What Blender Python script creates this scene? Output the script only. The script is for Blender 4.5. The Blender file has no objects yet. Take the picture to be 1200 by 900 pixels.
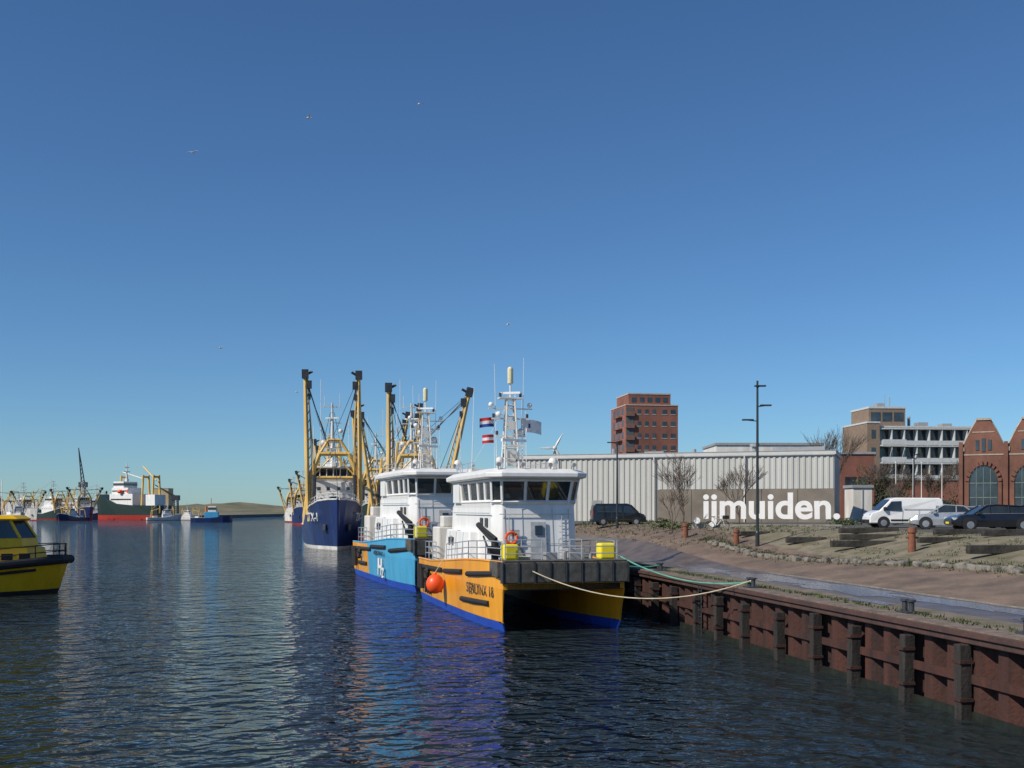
import bpy, bmesh, math, random
from mathutils import Vector, Matrix, noise
random.seed(7)
sc = bpy.context.scene
sc.view_settings.view_transform='Standard'; sc.view_settings.look='None'; sc.view_settings.exposure=0
R=math.radians
# ---------------------------------------------------------------- materials
def M(name,col,rough=0.6,metal=0.0,var=0.18,scale=2.0,bump=0.0,bscale=20.0,streak=False,spec=0.5,dirt=None,coat=0.0):
    m=bpy.data.materials.new(name); m.use_nodes=True; nt=m.node_tree; n=nt.nodes; l=nt.links
    b=n['Principled BSDF']; b.inputs['Roughness'].default_value=rough; b.inputs['Metallic'].default_value=metal
    b.inputs['Specular IOR Level'].default_value=spec; b.inputs['Coat Weight'].default_value=coat
    tc=n.new('ShaderNodeTexCoord'); mp=n.new('ShaderNodeMapping'); l.new(tc.outputs['Object'],mp.inputs[0])
    if streak: mp.inputs['Scale'].default_value=(1,1,0.15)
    nz=n.new('ShaderNodeTexNoise'); nz.inputs['Scale'].default_value=scale; nz.inputs['Detail'].default_value=8; nz.inputs['Roughness'].default_value=0.65
    l.new(mp.outputs[0],nz.inputs['Vector'])
    cr=n.new('ShaderNodeValToRGB'); cr.color_ramp.elements[0].position=0.3; cr.color_ramp.elements[1].position=0.7
    d=dirt if dirt else [c*(1-2*var) for c in col]
    cr.color_ramp.elements[0].color=(*d,1); cr.color_ramp.elements[1].color=(*[min(1,c*(1+var*0.5)) for c in col],1)
    l.new(nz.outputs[0],cr.inputs[0]); l.new(cr.outputs[0],b.inputs['Base Color'])
    if bump>0:
        n2=n.new('ShaderNodeTexNoise'); n2.inputs['Scale'].default_value=bscale; n2.inputs['Detail'].default_value=6
        l.new(tc.outputs['Object'],n2.inputs['Vector'])
        bp=n.new('ShaderNodeBump'); bp.inputs['Strength'].default_value=bump; bp.inputs['Distance'].default_value=0.05
        l.new(n2.outputs[0],bp.inputs['Height']); l.new(bp.outputs[0],b.inputs['Normal'])
    return m
def brickmat(name,c1,c2,mortar,scale,bw=0.5,rh=0.25,big=0.3,vertical=False,ms=0.02):
    m=bpy.data.materials.new(name); m.use_nodes=True; nt=m.node_tree; n=nt.nodes; l=nt.links
    b=n['Principled BSDF']; b.inputs['Roughness'].default_value=0.85
    tc=n.new('ShaderNodeTexCoord'); vec=tc.outputs['Object']
    if vertical:
        sp=n.new('ShaderNodeSeparateXYZ'); l.new(vec,sp.inputs[0]); ad=n.new('ShaderNodeMath'); ad.operation='ADD'
        l.new(sp.outputs[0],ad.inputs[0]); l.new(sp.outputs[1],ad.inputs[1]); cb=n.new('ShaderNodeCombineXYZ')
        l.new(ad.outputs[0],cb.inputs[0]); l.new(sp.outputs[2],cb.inputs[1]); vec=cb.outputs[0]
    br=n.new('ShaderNodeTexBrick'); br.inputs['Scale'].default_value=scale; br.inputs['Brick Width'].default_value=bw; br.inputs['Row Height'].default_value=rh
    br.inputs['Color1'].default_value=(*c1,1); br.inputs['Color2'].default_value=(*c2,1); br.inputs['Mortar'].default_value=(*mortar,1); br.inputs['Mortar Size'].default_value=ms
    l.new(vec,br.inputs['Vector'])
    nz=n.new('ShaderNodeTexNoise'); nz.inputs['Scale'].default_value=big; nz.inputs['Detail'].default_value=9; nz.inputs['Roughness'].default_value=0.7
    l.new(tc.outputs['Object'],nz.inputs['Vector'])
    cr=n.new('ShaderNodeValToRGB'); cr.color_ramp.elements[0].position=0.3; cr.color_ramp.elements[1].position=0.72
    cr.color_ramp.elements[0].color=(0.45,0.45,0.46,1); cr.color_ramp.elements[1].color=(1.25,1.2,1.12,1)
    l.new(nz.outputs[0],cr.inputs[0])
    mx=n.new('ShaderNodeMix'); mx.data_type='RGBA'; mx.blend_type='MULTIPLY'; mx.inputs[0].default_value=1
    l.new(br.outputs[0],mx.inputs[6]); l.new(cr.outputs[0],mx.inputs[7]); l.new(mx.outputs[2],b.inputs['Base Color'])
    return m
white=M('white_paint',(0.80,0.81,0.81),0.4,var=0.05,scale=1.2,streak=True,dirt=(0.64,0.63,0.60))
white2=M('white_paint_worn',(0.76,0.76,0.74),0.55,var=0.12,scale=1.0,streak=True,dirt=(0.50,0.46,0.40))
orange=M('orange_yellow_paint',(0.86,0.38,0.018),0.35,var=0.07,scale=0.8,streak=True,coat=0.2,dirt=(0.62,0.24,0.015))
orange2=M('buoy_orange',(0.88,0.10,0.02),0.4,var=0.05)
skyblue=M('light_blue_paint',(0.07,0.37,0.62),0.4,var=0.08,streak=True,dirt=(0.05,0.26,0.44))
blue=M('antifouling_blue',(0.02,0.08,0.48),0.5,var=0.15,scale=1.5)
navy=M('navy_paint',(0.014,0.035,0.15),0.35,var=0.15,scale=0.5,streak=True,dirt=(0.02,0.028,0.07))
redp=M('red_paint',(0.40,0.04,0.03),0.5,var=0.15)
green=M('dark_green_paint',(0.018,0.04,0.038),0.5,var=0.15)
black=M('black_rubber',(0.018,0.018,0.02),0.7,var=0.2,scale=4)
grey=M('grey_metal',(0.32,0.33,0.34),0.5,var=0.12)
dgrey=M('dark_grey_deck',(0.11,0.115,0.12),0.75,var=0.2,scale=3)
fendm=M('grey_rubber_fender',(0.10,0.095,0.085),0.85,var=0.3,scale=3,bump=0.3)
yel=M('fluorescent_yellow',(0.85,0.72,0.03),0.5,var=0.06)
yelp=M('pilot_yellow',(0.88,0.52,0.015),0.4,var=0.08,streak=True)
tan=M('boom_yellow_tan',(0.80,0.52,0.15),0.5,var=0.18,scale=1,streak=True)
steel=M('stainless_steel',(0.62,0.63,0.64),0.35,metal=0.6,var=0.1)
glass=M('dark_window_glass',(0.03,0.04,0.045),0.06,var=0.3,scale=0.7,spec=0.9)
glassb=M('building_window_glass',(0.05,0.07,0.09),0.12,var=0.4,scale=0.4,spec=0.8)
rope=M('rope_cream',(0.62,0.55,0.38),0.9)
ropeg=M('rope_green',(0.12,0.38,0.30),0.9)
rust=M('rusted_steel',(0.072,0.024,0.016),0.8,var=0.3,scale=1.2,streak=True,bump=0.5,bscale=8,dirt=(0.016,0.011,0.010))
rustc=M('rusted_cap_beam',(0.09,0.042,0.034),0.8,var=0.3,scale=1.5,bump=0.4,bscale=9,dirt=(0.04,0.027,0.024))
captop=M('cap_top_concrete',(0.21,0.16,0.13),0.9,var=0.3,scale=2.0,bump=0.4,bscale=12,dirt=(0.08,0.065,0.05))
rusto=M('rusty_orange_iron',(0.24,0.09,0.05),0.8,var=0.25,scale=5,bump=0.4)
timber=M('tarred_timber',(0.035,0.03,0.027),0.85,var=0.4,scale=3,streak=True,bump=0.5,bscale=12)
timber2=M('weathered_timber',(0.055,0.05,0.042),0.9,var=0.4,scale=2,bump=0.6,bscale=10)
lampm=M('lamp_post_paint',(0.03,0.04,0.045),0.4)
barkm=M('tree_bark',(0.13,0.10,0.08),0.9,var=0.3,scale=6)
leafm=M('foliage_green',(0.085,0.11,0.03),0.8,var=0.4,scale=1.3,dirt=(0.02,0.035,0.012))
leafd=M('foliage_dark',(0.045,0.06,0.025),0.8,var=0.4,scale=1.0,dirt=(0.015,0.02,0.01))
grassm=M('grass',(0.075,0.10,0.035),0.9,var=0.35,scale=0.7,bump=0.5)
paintk=M('car_paint_black',(0.012,0.013,0.016),0.2,coat=0.6,spec=0.6)
paints=M('car_paint_silver',(0.42,0.45,0.48),0.3,metal=0.4,coat=0.6)
paintw=M('van_paint_white',(0.80,0.80,0.79),0.3,coat=0.5,var=0.04)
stone=M('granite_block',(0.23,0.21,0.18),0.9,var=0.35,scale=3,bump=0.5)
ironm=M('dark_iron',(0.05,0.055,0.065),0.5,var=0.3)
# ---------------------------------------------------------------- mesh helpers
def grp(name,loc=(0,0,0),rz=0,scl=1):
    e=bpy.data.objects.new(name,None); e.location=loc; e.rotation_euler=(0,0,rz); e.scale=(scl,)*3 if not isinstance(scl,tuple) else scl
    e.empty_display_size=0.2; sc.collection.objects.link(e); return e
class Part:
    def __init__(s,name,mat,parent=None): s.name=name; s.mat=mat; s.p=parent; s.v=[]; s.f=[]
    def box(s,cx,cy,cz,sx,sy,sz,rz=0,ry=0,rx=0):
        m=Matrix.Translation((cx,cy,cz))@Matrix.Rotation(rz,4,'Z')@Matrix.Rotation(ry,4,'Y')@Matrix.Rotation(rx,4,'X')
        b=len(s.v)
        for dx,dy,dz in ((-1,-1,-1),(1,-1,-1),(1,1,-1),(-1,1,-1),(-1,-1,1),(1,-1,1),(1,1,1),(-1,1,1)):
            s.v.append(m@Vector((dx*sx/2,dy*sy/2,dz*sz/2)))
        for f in ((0,3,2,1),(4,5,6,7),(0,1,5,4),(1,2,6,5),(2,3,7,6),(3,0,4,7)): s.f.append([b+i for i in f])
        return s
    def bx(s,x0,x1,y0,y1,z0,z1): return s.box((x0+x1)/2,(y0+y1)/2,(z0+z1)/2,abs(x1-x0),abs(y1-y0),abs(z1-z0))
    def loft(s,rings,caps=True):
        b=len(s.v); n=len(rings[0])
        for r in rings: s.v+= [Vector(p) for p in r]
        for i in range(len(rings)-1):
            for j in range(n):
                k=(j+1)%n; s.f.append([b+i*n+j,b+i*n+k,b+(i+1)*n+k,b+(i+1)*n+j])
        if caps:
            s.f.append([b+j for j in range(n)][::-1]); s.f.append([b+(len(rings)-1)*n+j for j in range(n)])
        return s
    def tube(s,pts,r,n=6,caps=True):
        pts=[Vector(p) for p in pts]; rr=r if isinstance(r,(list,tuple)) else [r]*len(pts); rings=[]
        for i,p in enumerate(pts):
            d=(pts[min(i+1,len(pts)-1)]-pts[max(i-1,0)]).normalized()
            up=Vector((0,0,1)) if abs(d.z)<0.9 else Vector((0,1,0))
            a=d.cross(up).normalized(); c=a.cross(d).normalized()
            rings.append([p+(a*math.cos(2*math.pi*j/n)+c*math.sin(2*math.pi*j/n))*rr[i] for j in range(n)])
        return s.loft(rings,caps)
    def poly(s,pts):
        b=len(s.v); s.v+=[Vector(p) for p in pts]; s.f.append(list(range(b,b+len(pts)))); return s
    def prism(s,pts,ax,a,b):
        def mk(p,c): return (c,p[0],p[1]) if ax=='x' else ((p[0],c,p[1]) if ax=='y' else (p[0],p[1],c))
        return s.loft([[mk(p,a) for p in pts],[mk(p,b) for p in pts]])
    def sph(s,c,r,n=14,k=9,sz=1):
        rings=[]
        for i in range(1,k):
            a=math.pi*i/k; rings.append([(c[0]+r*math.sin(a)*math.cos(2*math.pi*j/n),c[1]+r*math.sin(a)*math.sin(2*math.pi*j/n),c[2]-r*sz*math.cos(a)) for j in range(n)])
        return s.loft(rings)
    def done(s,bevel=0,smooth=False):
        me=bpy.data.meshes.new(s.name); me.from_pydata([tuple(v) for v in s.v],[],s.f); me.materials.append(s.mat)
        bm=bmesh.new(); bm.from_mesh(me); bmesh.ops.recalc_face_normals(bm,faces=bm.faces); bm.to_mesh(me); bm.free()
        if smooth:
            for p in me.polygons: p.use_smooth=True
        o=bpy.data.objects.new(s.name,me); sc.collection.objects.link(o)
        if s.p: o.parent=s.p
        if bevel>0:
            md=o.modifiers.new('bevel','BEVEL'); md.width=bevel; md.segments=2; md.limit_method='ANGLE'; md.angle_limit=R(40)
        return o
def rail(P,pts,h=1.0,r=0.025,lv=3,step=1.5):
    pts=[Vector(p) for p in pts]
    for k in range(1,lv+1): P.tube([p+Vector((0,0,h*k/lv)) for p in pts],r,5)
    for a,b in zip(pts[:-1],pts[1:]):
        n=max(1,int((b-a).length/step))
        for i in range(n+1): q=a.lerp(b,i/n); P.tube([q,q+Vector((0,0,h))],r*1.1,5)
def text(name,body,mat,parent,loc,xax,zax,width=None,size=1,ext=0.01,off=0.0,spacing=1.0):
    c=bpy.data.curves.new(name,'FONT'); c.body=body; c.size=size; c.extrude=ext; c.offset=off; c.space_character=spacing; c.materials.append(mat)
    o=bpy.data.objects.new(name,c); sc.collection.objects.link(o)
    x=Vector(xax).normalized(); z=Vector(zax).normalized(); y=z.cross(x)
    m=Matrix((x,y,z)).transposed().to_4x4(); m.translation=Vector(loc)
    sx=1
    bpy.context.view_layer.update()
    if width: sx=width/max(o.dimensions.x,1e-3)
    o.parent=parent; o.matrix_basis=m@Matrix.Diagonal((sx,1,1,1))
    return o
# ---------------------------------------------------------------- terrain
def Q(s,t,z=0): return Vector((17.93-0.176*s+0.984*t, 0.984*s+0.176*t, z))
def ST(x,y): return (0.984*y-0.176*(x-17.93), 0.984*(x-17.93)+0.176*y)
def sm(x): x=max(0,min(1,x)); return x*x*(3-2*x)
def prof(t):
    P=[(0,2.5),(5.6,2.5),(10,3.2),(16,4.35),(20,4.6),(1e5,4.6)]
    for (a,za),(b,zb) in zip(P[:-1],P[1:]):
        if t<=b: return za+(zb-za)*max(0,(t-a))/(b-a)
    return 4.6
def gst(s,t): return prof(t+7*sm((s-58)/24)*sm((t-1.5)/5))
def gz(x,y): return gst(*ST(x,y))
slist=[-60,-30,0]+[i*2.0 for i in range(5,70)]+[150,180,240,350,600,1000,1800,3000]
def strip(name,t0,t1,mat,nt=6,smin=-60,smax=3000,dz=0,ts=None):
    P=Part(name,mat); ss=[s for s in slist if smin<=s<=smax]; ts=ts or [t0+(t1-t0)*i/nt for i in range(nt+1)]
    for s in ss:
        for t in ts: P.v.append(Q(s,t,gst(s,t)+dz))
    n=len(ts)
    for i in range(len(ss)-1):
        for j in range(n-1): P.f.append([i*n+j,i*n+j+1,(i+1)*n+j+1,(i+1)*n+j])
    return P.done()
strip('quay_edge_pavement',0.7,2.4,M('quay_concrete_mossy',(0.20,0.155,0.12),0.9,var=0.3,scale=1.3,bump=0.5,bscale=14,dirt=(0.085,0.085,0.045)),3)
strip('wet_quay_pavement',2.4,5.6,M('wet_concrete',(0.14,0.105,0.08),0.35,var=0.3,scale=0.7,bump=0.2),4)
strip('brick_pavement',5.6,10.0,brickmat('brick_paving',(0.225,0.16,0.12),(0.18,0.135,0.108),(0.125,0.105,0.088),5,big=0.6),7)
strip('gravel_ground',10.0,17.5,M('gravel',(0.22,0.185,0.135),0.95,var=0.35,scale=0.9,bump=0.8,bscale=9,dirt=(0.085,0.085,0.042)),8)
strip('parking_pavement',17.5,40,M('asphalt',(0.11,0.105,0.098),0.85,var=0.25,scale=0.8,bump=0.3),12)
strip('ground',40,2500,M('land_grass',(0.09,0.10,0.05),0.9,var=0.3,scale=0.1),ts=[40,60,100,200,500,1200,2500])
# puddles (wind-rippled rain water)
pm=bpy.data.materials.new('puddle_water'); pm.use_nodes=True; nt=pm.node_tree; b=nt.nodes['Principled BSDF']
b.inputs['Base Color'].default_value=(0.07,0.07,0.07,1); b.inputs['Roughness'].default_value=0.08; b.inputs['IOR'].default_value=1.5; b.inputs['Coat Weight'].default_value=1; b.inputs['Coat Roughness'].default_value=0.06
tc=nt.nodes.new('ShaderNodeTexCoord'); nz=nt.nodes.new('ShaderNodeTexNoise'); nz.inputs['Scale'].default_value=4; nz.inputs['Detail'].default_value=2; nt.links.new(tc.outputs['Object'],nz.inputs['Vector'])
bp=nt.nodes.new('ShaderNodeBump'); bp.inputs['Strength'].default_value=1; bp.inputs['Distance'].default_value=0.05; nt.links.new(nz.outputs[0],bp.inputs['Height']); nt.links.new(bp.outputs[0],b.inputs['Normal']); nt.links.new(bp.outputs[0],b.inputs['Coat Normal'])
P=Part('puddle_water',pm)
pk=0
for (s0,s1,tc_,w) in ((25,31.5,4.4,.5),(33,43,4.5,.7),(41,50.5,4.0,1.2),(48.5,58,3.7,1.2),(56.5,64,3.2,1.0),(38,41.5,1.9,.3),(27,29.5,1.7,.25),(30,33,3.1,.3)):
    n=60; pk+=1
    def pp(a,r=1):
        k=r*(1+0.6*noise.noise(Vector((math.cos(a)*2.2,math.sin(a)*2.2,s0)))+0.25*noise.noise(Vector((math.cos(a)*7,math.sin(a)*7,s0))))
        s=(s0+s1)/2+(s1-s0)/2*math.cos(a)*k; t=max(.8,min(5.45,tc_+w*math.sin(a)*k)); return Q(s,t,max(2.5,gst(s,t))+.004+.0015*pk)
    P.poly([pp(2*math.pi*i/n) for i in range(n)])
P.done()
P=Part('quay_kerb',M('kerb_concrete',(0.24,0.21,0.175),.9,var=.25,scale=2))
s=-20
while s<57:
    P.loft([[Q(s,5.5,2.4),Q(s,5.64,2.4),Q(s,5.64,2.54),Q(s,5.5,2.54)],[Q(s+.97,5.5,2.4),Q(s+.97,5.64,2.4),Q(s+.97,5.64,2.54),Q(s+.97,5.5,2.54)]]); s+=1.0
P.done(.01)
# quay wall
g=grp('sheet_pile_quay_wall')
P=Part('sheet_piling',rust,g); s=-20; pts=[]
while s<200:
    for ds,t in ((0,.22),(.42,.22),(.6,.55),(1.02,.55)): pts.append(Q(s+ds,t))
    s+=1.2
for p in pts: P.v+= [Vector((p.x,p.y,-2)),Vector((p.x,p.y,2.12))]
for i in range(len(pts)-1): P.f.append([2*i,2*i+2,2*i+3,2*i+1])
P.done()
P=Part('wall_backing',rust,g); P.loft([[Q(-60,.56,-2),Q(-60,.62,-2),Q(-60,.62,2.1),Q(-60,.56,2.1)],[Q(1500,.56,-2),Q(1500,.62,-2),Q(1500,.62,2.1),Q(1500,.56,2.1)]]).done()
P=Part('cap_beam',rustc,g); P2=Part('cap_top',captop,g)
s=-60
while s<400:
    e=s+11.97
    P.loft([[Q(s,0,2.1),Q(s,.7,2.1),Q(s,.7,2.46),Q(s,0,2.46)],[Q(e,0,2.1),Q(e,.7,2.1),Q(e,.7,2.46),Q(e,0,2.46)]])
    P2.loft([[Q(s,.02,2.46),Q(s,.7,2.46),Q(s,.7,2.505),Q(s,.02,2.505)],[Q(e,.02,2.46),Q(e,.7,2.46),Q(e,.7,2.505),Q(e,.02,2.505)]]); s+=12
P.done(0.03); P2.done()
P=Part('cap_lip',rustc,g); P.loft([[Q(-60,-.08,2.3),Q(-60,-.003,2.3),Q(-60,-.003,2.42),Q(-60,-.08,2.42)],[Q(400,-.08,2.3),Q(400,-.003,2.3),Q(400,-.003,2.42),Q(400,-.08,2.42)]]).done()
P=Part('fender_piles',timber,g); P2=Part('fender_brackets',rust,g)
ang=math.atan2(0.984,-0.176)-math.pi/2
for k in range(-4,40):
    s=30.9+3.1*k+random.uniform(-.3,.3); h=2.02+random.uniform(-.22,.12); c=Q(s,-.02)
    P.box(c.x,c.y,(h-2)/2,.36,.32,h+2,rz=ang,ry=random.uniform(-.02,.02))
    for zz in (0.55,1.6):
        c2=Q(s,-.04); P2.box(c2.x,c2.y,zz,.40,.40,.09,rz=ang)
P.done(0.03); P2.done()
P=Part('waler_beam',rust,g)
P.loft([[Q(-60,.12,1.0),Q(-60,.215,1.0),Q(-60,.215,1.25),Q(-60,.12,1.25)],[Q(300,.12,1.0),Q(300,.215,1.0),Q(300,.215,1.25),Q(300,.12,1.25)]]).done()
P=Part('tide_growth',M('algae_band',(0.015,0.02,0.013),0.6,var=0.4,scale=3),g)
P.loft([[Q(-60,.10,-1),Q(-60,.21,-1),Q(-60,.21,.22),Q(-60,.14,.22)],[Q(300,.10,-1),Q(300,.21,-1),Q(300,.21,.22),Q(300,.14,.22)]]).done()
P=Part('wall_ladder',ironm,g)
for s in (52.0,):
    for ds in (-.2,.2): P.tube([Q(s+ds,-.02,-1),Q(s+ds,-.02,2.45)],.03,6)
    for k in range(10): P.tube([Q(s-.2,-.02,-.4+k*.3),Q(s+.2,-.02,-.4+k*.3)],.018,5)
P.done()
for (s,t) in ((47,.45),(35.5,1.0),(29.2,.9),(60,.6)):
    q=Q(s,t,2.505); g=grp('mooring_bollard',q,ang)
    P=Part('base',ironm,g); P.box(0,0,.025,.5,.7,.05).done(.01)
    P=Part('posts',ironm,g)
    for y in (-.2,.2): P.tube([(0,y,.05),(0,y,.34),(0,y,.36),(0,y,.42)],[.09,.09,.14,.14],12)
    P.done(smooth=False)
for (x,y,h,r) in ((20.4,56,1.3,.2),(14.3,70,1.0,.19),(12,76,1.05,.2)):
    g=grp('rusty_bollard',(x,y,gz(x,y)-.05))
    Part('post',rusto,g).tube([(0,0,0),(0,0,h*.75),(0,0,h*.8),(0,0,h*.97),(0,0,h)],[r,r*.9,r*1.15,r*1.1,r*.7],14).done()
    Part('pin',rusto,g).tube([(-r*1.6,0,h*.6),(r*1.6,0,h*.6)],.05,8).done()
P=Part('stone_block_row',stone)
s=34.0
while s<72:
    t=10.3-2.4*sm((s-44)/24); ln=random.uniform(.3,.75)
    q=Q(s,t+random.uniform(-.15,.15)); P.box(q.x,q.y,gst(s,t)+.05,random.uniform(.25,.5),ln*.92,random.uniform(.18,.42),rz=ang+random.uniform(-.35,.35),ry=random.uniform(-.25,.25),rx=random.uniform(-.2,.2))
    s+=ln+.03
P.done(0.07)
for (x,y,L,rz,h) in ((19.8,61.4,4.0,.05,.36),(20.8,63.5,3.6,-.06,.34),(22.5,57.5,2.6,.1,.3),(22.4,50.0,3.4,.05,.4),(25.9,56.5,3.4,0,.35),(17.8,66.5,2.4,-.05,.35),(21.6,66.5,3.6,.03,.32),(15.9,72,2.0,.15,.3),(25,60.5,3.5,-.02,.3)):
    g=grp('timber_baulk',(x,y,gz(x,y)+h/2-.03),rz)
    P=Part('beam',timber2,g); P.box(0,0,0,L,.36,h); P.done(.03)
    P=Part('bolts',ironm,g)
    for k in (-.35,0,.35): P.tube([(L*k,-.19,0),(L*k,.19,0)],.03,6)
    P.done()
P=Part('grass_tufts',grassm)
for _ in range(6500):
    r=random.random()
    if r<.45: s=random.uniform(34,74); t=10.3-2.4*sm((s-44)/24)+random.gauss(.35,.4)
    elif r<.55: s=random.uniform(24,70); t=random.uniform(.75,1.3)
    elif r<.8:
        s=random.uniform(40,90); t=random.uniform(11,18)
        if noise.noise(Vector((s*.25,t*.35,3)))<.0: continue
    else: s=random.uniform(72,112); t=random.uniform(5.5,16)
    q=Q(s,t,gst(s,t)); h=random.uniform(.04,.13)*(1.5 if r>.8 else 1)
    for k in range(3):
        a=random.uniform(0,6.28); w=.03; dx,dy=math.cos(a),math.sin(a); o=Vector((random.uniform(-.12,.12),random.uniform(-.12,.12),0))
        P.poly([q+o+Vector((-dy*w,dx*w,-.01)),q+o+Vector((dy*w,-dx*w,-.01)),q+o+Vector((dx*.06,dy*.06,h))])
P.done()
# ---------------------------------------------------------------- water
wm=bpy.data.materials.new('harbour_water'); wm.use_nodes=True; nt=wm.node_tree; n=nt.nodes; l=nt.links; b=n['Principled BSDF']
b.inputs['Base Color'].default_value=(0.016,0.024,0.027,1); b.inputs['Roughness'].default_value=0.035; b.inputs['IOR'].default_value=1.33
tc=n.new('ShaderNodeTexCoord'); mp=n.new('ShaderNodeMapping'); mp.inputs['Rotation'].default_value=(0,0,R(-24)); mp.inputs['Scale'].default_value=(0.8,1.0,1); l.new(tc.outputs['Object'],mp.inputs[0])
hs=None
for (scl,det,amp) in ((0.2,1,0.5),(0.62,1.5,0.85),(1.5,1.5,0.50),(3.6,1,0.09)):
    z=n.new('ShaderNodeTexNoise'); z.inputs['Scale'].default_value=scl; z.inputs['Detail'].default_value=det; z.inputs['Distortion'].default_value=0.7; l.new(mp.outputs[0],z.inputs['Vector'])
    mm=n.new('ShaderNodeMath'); mm.operation='MULTIPLY'; mm.inputs[1].default_value=amp; l.new(z.outputs[0],mm.inputs[0])
    if hs is None: hs=mm
    else:
        a=n.new('ShaderNodeMath'); a.operation='ADD'; l.new(hs.outputs[0],a.inputs[0]); l.new(mm.outputs[0],a.inputs[1]); hs=a
pz=n.new('ShaderNodeTexNoise'); pz.inputs['Scale'].default_value=0.035; pz.inputs['Detail'].default_value=3; l.new(mp.outputs[0],pz.inputs['Vector'])
mr=n.new('ShaderNodeMapRange'); mr.inputs[1].default_value=.35; mr.inputs[2].default_value=.65; mr.inputs[3].default_value=.7; mr.inputs[4].default_value=1.0; l.new(pz.outputs[0],mr.inputs[0])
bp=n.new('ShaderNodeBump'); bp.inputs['Distance'].default_value=1.0; l.new(mr.outputs[0],bp.inputs['Strength']); l.new(hs.outputs[0],bp.inputs['Height']); l.new(bp.outputs[0],b.inputs['Normal'])
Part('water',wm).poly([(-6000,-500,0),(6000,-500,0),(6000,9000,0),(-6000,9000,0)]).done()
# ---------------------------------------------------------------- crew transfer catamaran
def ring(x,y0,y1,c,z,xo=0): return [(xo-x,y0,z),(xo+x,y0,z),(xo+x,y1-c,z),(xo+x-c,y1,z),(xo-x+c,y1,z),(xo-x,y1-c,z)]
def cat(name,loc,rz,scl,hull,hullaft,title,ver=0):
    g=grp(name,loc,rz,scl)
    Y=[-10.8,-6,-1,4,7,9,10]; O=[3.6,3.65,3.65,3.55,3.38,3.15,3.02]; I=[1.4,1.4,1.4,1.6,2.2,2.75,2.98]
    def sheer(y): return 2.6+0.65*sm((y+8)/16)
    A=Part('antifouling',blue,g); H=Part('hull_sides',hull,g); 
    for sg in (-1,1):
        A.loft([[(sg*(o-.4),y-.25*(y>8),-.8),(sg*(o-.12),y,.42),(sg*i,y,.42),(sg*(min(i+.3,o-.42)),y-.25*(y>8),-.8)] for y,o,i in zip(Y,O,I)])
        H.loft([[(sg*(o-.12),y,.42),(sg*o,y+.35*(y>6.5)*(y-6)/4,2.0),(sg*i,y+.35*(y>6.5)*(y-6)/4,2.0),(sg*i,y,.42)] for y,o,i in zip(Y,O,I)])
    H.loft([[(-o,y+.35*(y>6.5)*(y-6)/4,2.0),(-o,y+.35*(y>6.5)*(y-6)/4,sheer(y)),(o,y+.35*(y>6.5)*(y-6)/4,sheer(y)),(o,y+.35*(y>6.5)*(y-6)/4,2.0)] for y,o in zip(Y,O)])
    A.done(); H.done(.04)
    if hullaft:
        P=Part('aft_hull_panel',hullaft,g)
        for sg in (-1,1): P.loft([[(sg*(o-.10),y,.46),(sg*(o+.02),y,2.05),(sg*(o+.02),y,2.62),(sg*(o-.2),y,2.62),(sg*(o-.2),y,.46)] for y,o in ((-10.82,3.6),(-3.5,3.65))])
        P.done()
    Part('deck',dgrey,g).loft([[(-o+.12,y,sheer(y)-.05),(-o+.12,y,sheer(y)+.02),(o-.12,y,sheer(y)+.02),(o-.12,y,sheer(y)-.05)] for y,o in zip(Y,O)]).done()
    P=Part('bulwark_capping',hull,g)
    for sg in (-1,1): P.tube([(sg*(o-.03),y+.35*(y>6.5)*(y-6)/4,sheer(y)+.04) for y,o in zip(Y,O)],.07,6)
    P.done()
    P=Part('bow_fender',fendm,g)
    for i in range(8):
        x=-2.72+i*.777; P.box(x,10.52,2.82,.73,.42,.98)
    P.box(0,10.42,3.36,6.1,.55,.08)
    for i in range(2):
        for sg in (-1,1): P.box(sg*3.12,9.75-.85*i,2.95,.28,.8,.75)
    P.done(.05)
    P=Part('bow_fender_straps',ironm,g)
    for i in range(9): P.box(-3.1+i*.777,10.55,2.82,.05,.44,1.0)
    P.done()
    P=Part('tunnel_beam',black,g); P.box(0,10.2,2.12,5.6,.3,.3).done()
    P=Part('rubbing_strakes',black,g)
    strk=((4.6,9.0,2.46,2.70),(-1.2,3.4,2.3,2.5),(-10.6,-2,2.15,2.3),(3.0,8.2,1.05,1.2),(-8,-2.5,1.1,1.15)) if ver==0 else ((4.6,9.0,2.42,2.66),(-10.6,-2,2.15,2.3),(-8,-4,1.1,1.15),(-1.8,3.4,2.5,2.6))
    def ox(y): 
        for (a,oa),(b_,ob) in zip(list(zip(Y,O))[:-1],list(zip(Y,O))[1:]):
            if y<=b_: return oa+(ob-oa)*(y-a)/(b_-a)
        return O[-1]
    lean=lambda z: -.12*(2-min(z,2))/1.6
    for sg in (-1,1):
        for (ya,yb,za,zb) in strk:
            P.tube([(sg*(ox(ya)+.02+lean(za)),ya,za),(sg*(ox((ya+yb)/2)+.05+lean(za)),(ya+yb)/2,(za+zb)/2),(sg*(ox(yb)+.02+lean(zb)),yb,zb)],.14,10)
        for y in (-9.5,-8.6): P.tube([(sg*3.75,y,.8),(sg*3.78,y,2.3)],.16,10)
    P.done()
    P=Part('tyre_fenders',black,g)
    for (x,y,z) in ((-3.85,2,1.7),(-3.85,-5,1.7),(3.8,-6.6,1.9)):
        P.tube([(x,y+.36*math.cos(a*math.pi/8),z+.36*math.sin(a*math.pi/8)) for a in range(17)],.13,8,False)
    P.done()
    P=Part('lower_cabin',white,g)
    P.loft([ring(2.35,-7.2,4.7,.5,2.55,-.2),ring(2.3,-6.9,4.35,.5,5.9,-.2),ring(2.34,-6.0,4.3,.5,6.2,-.2)]); P.done(.05)
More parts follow.
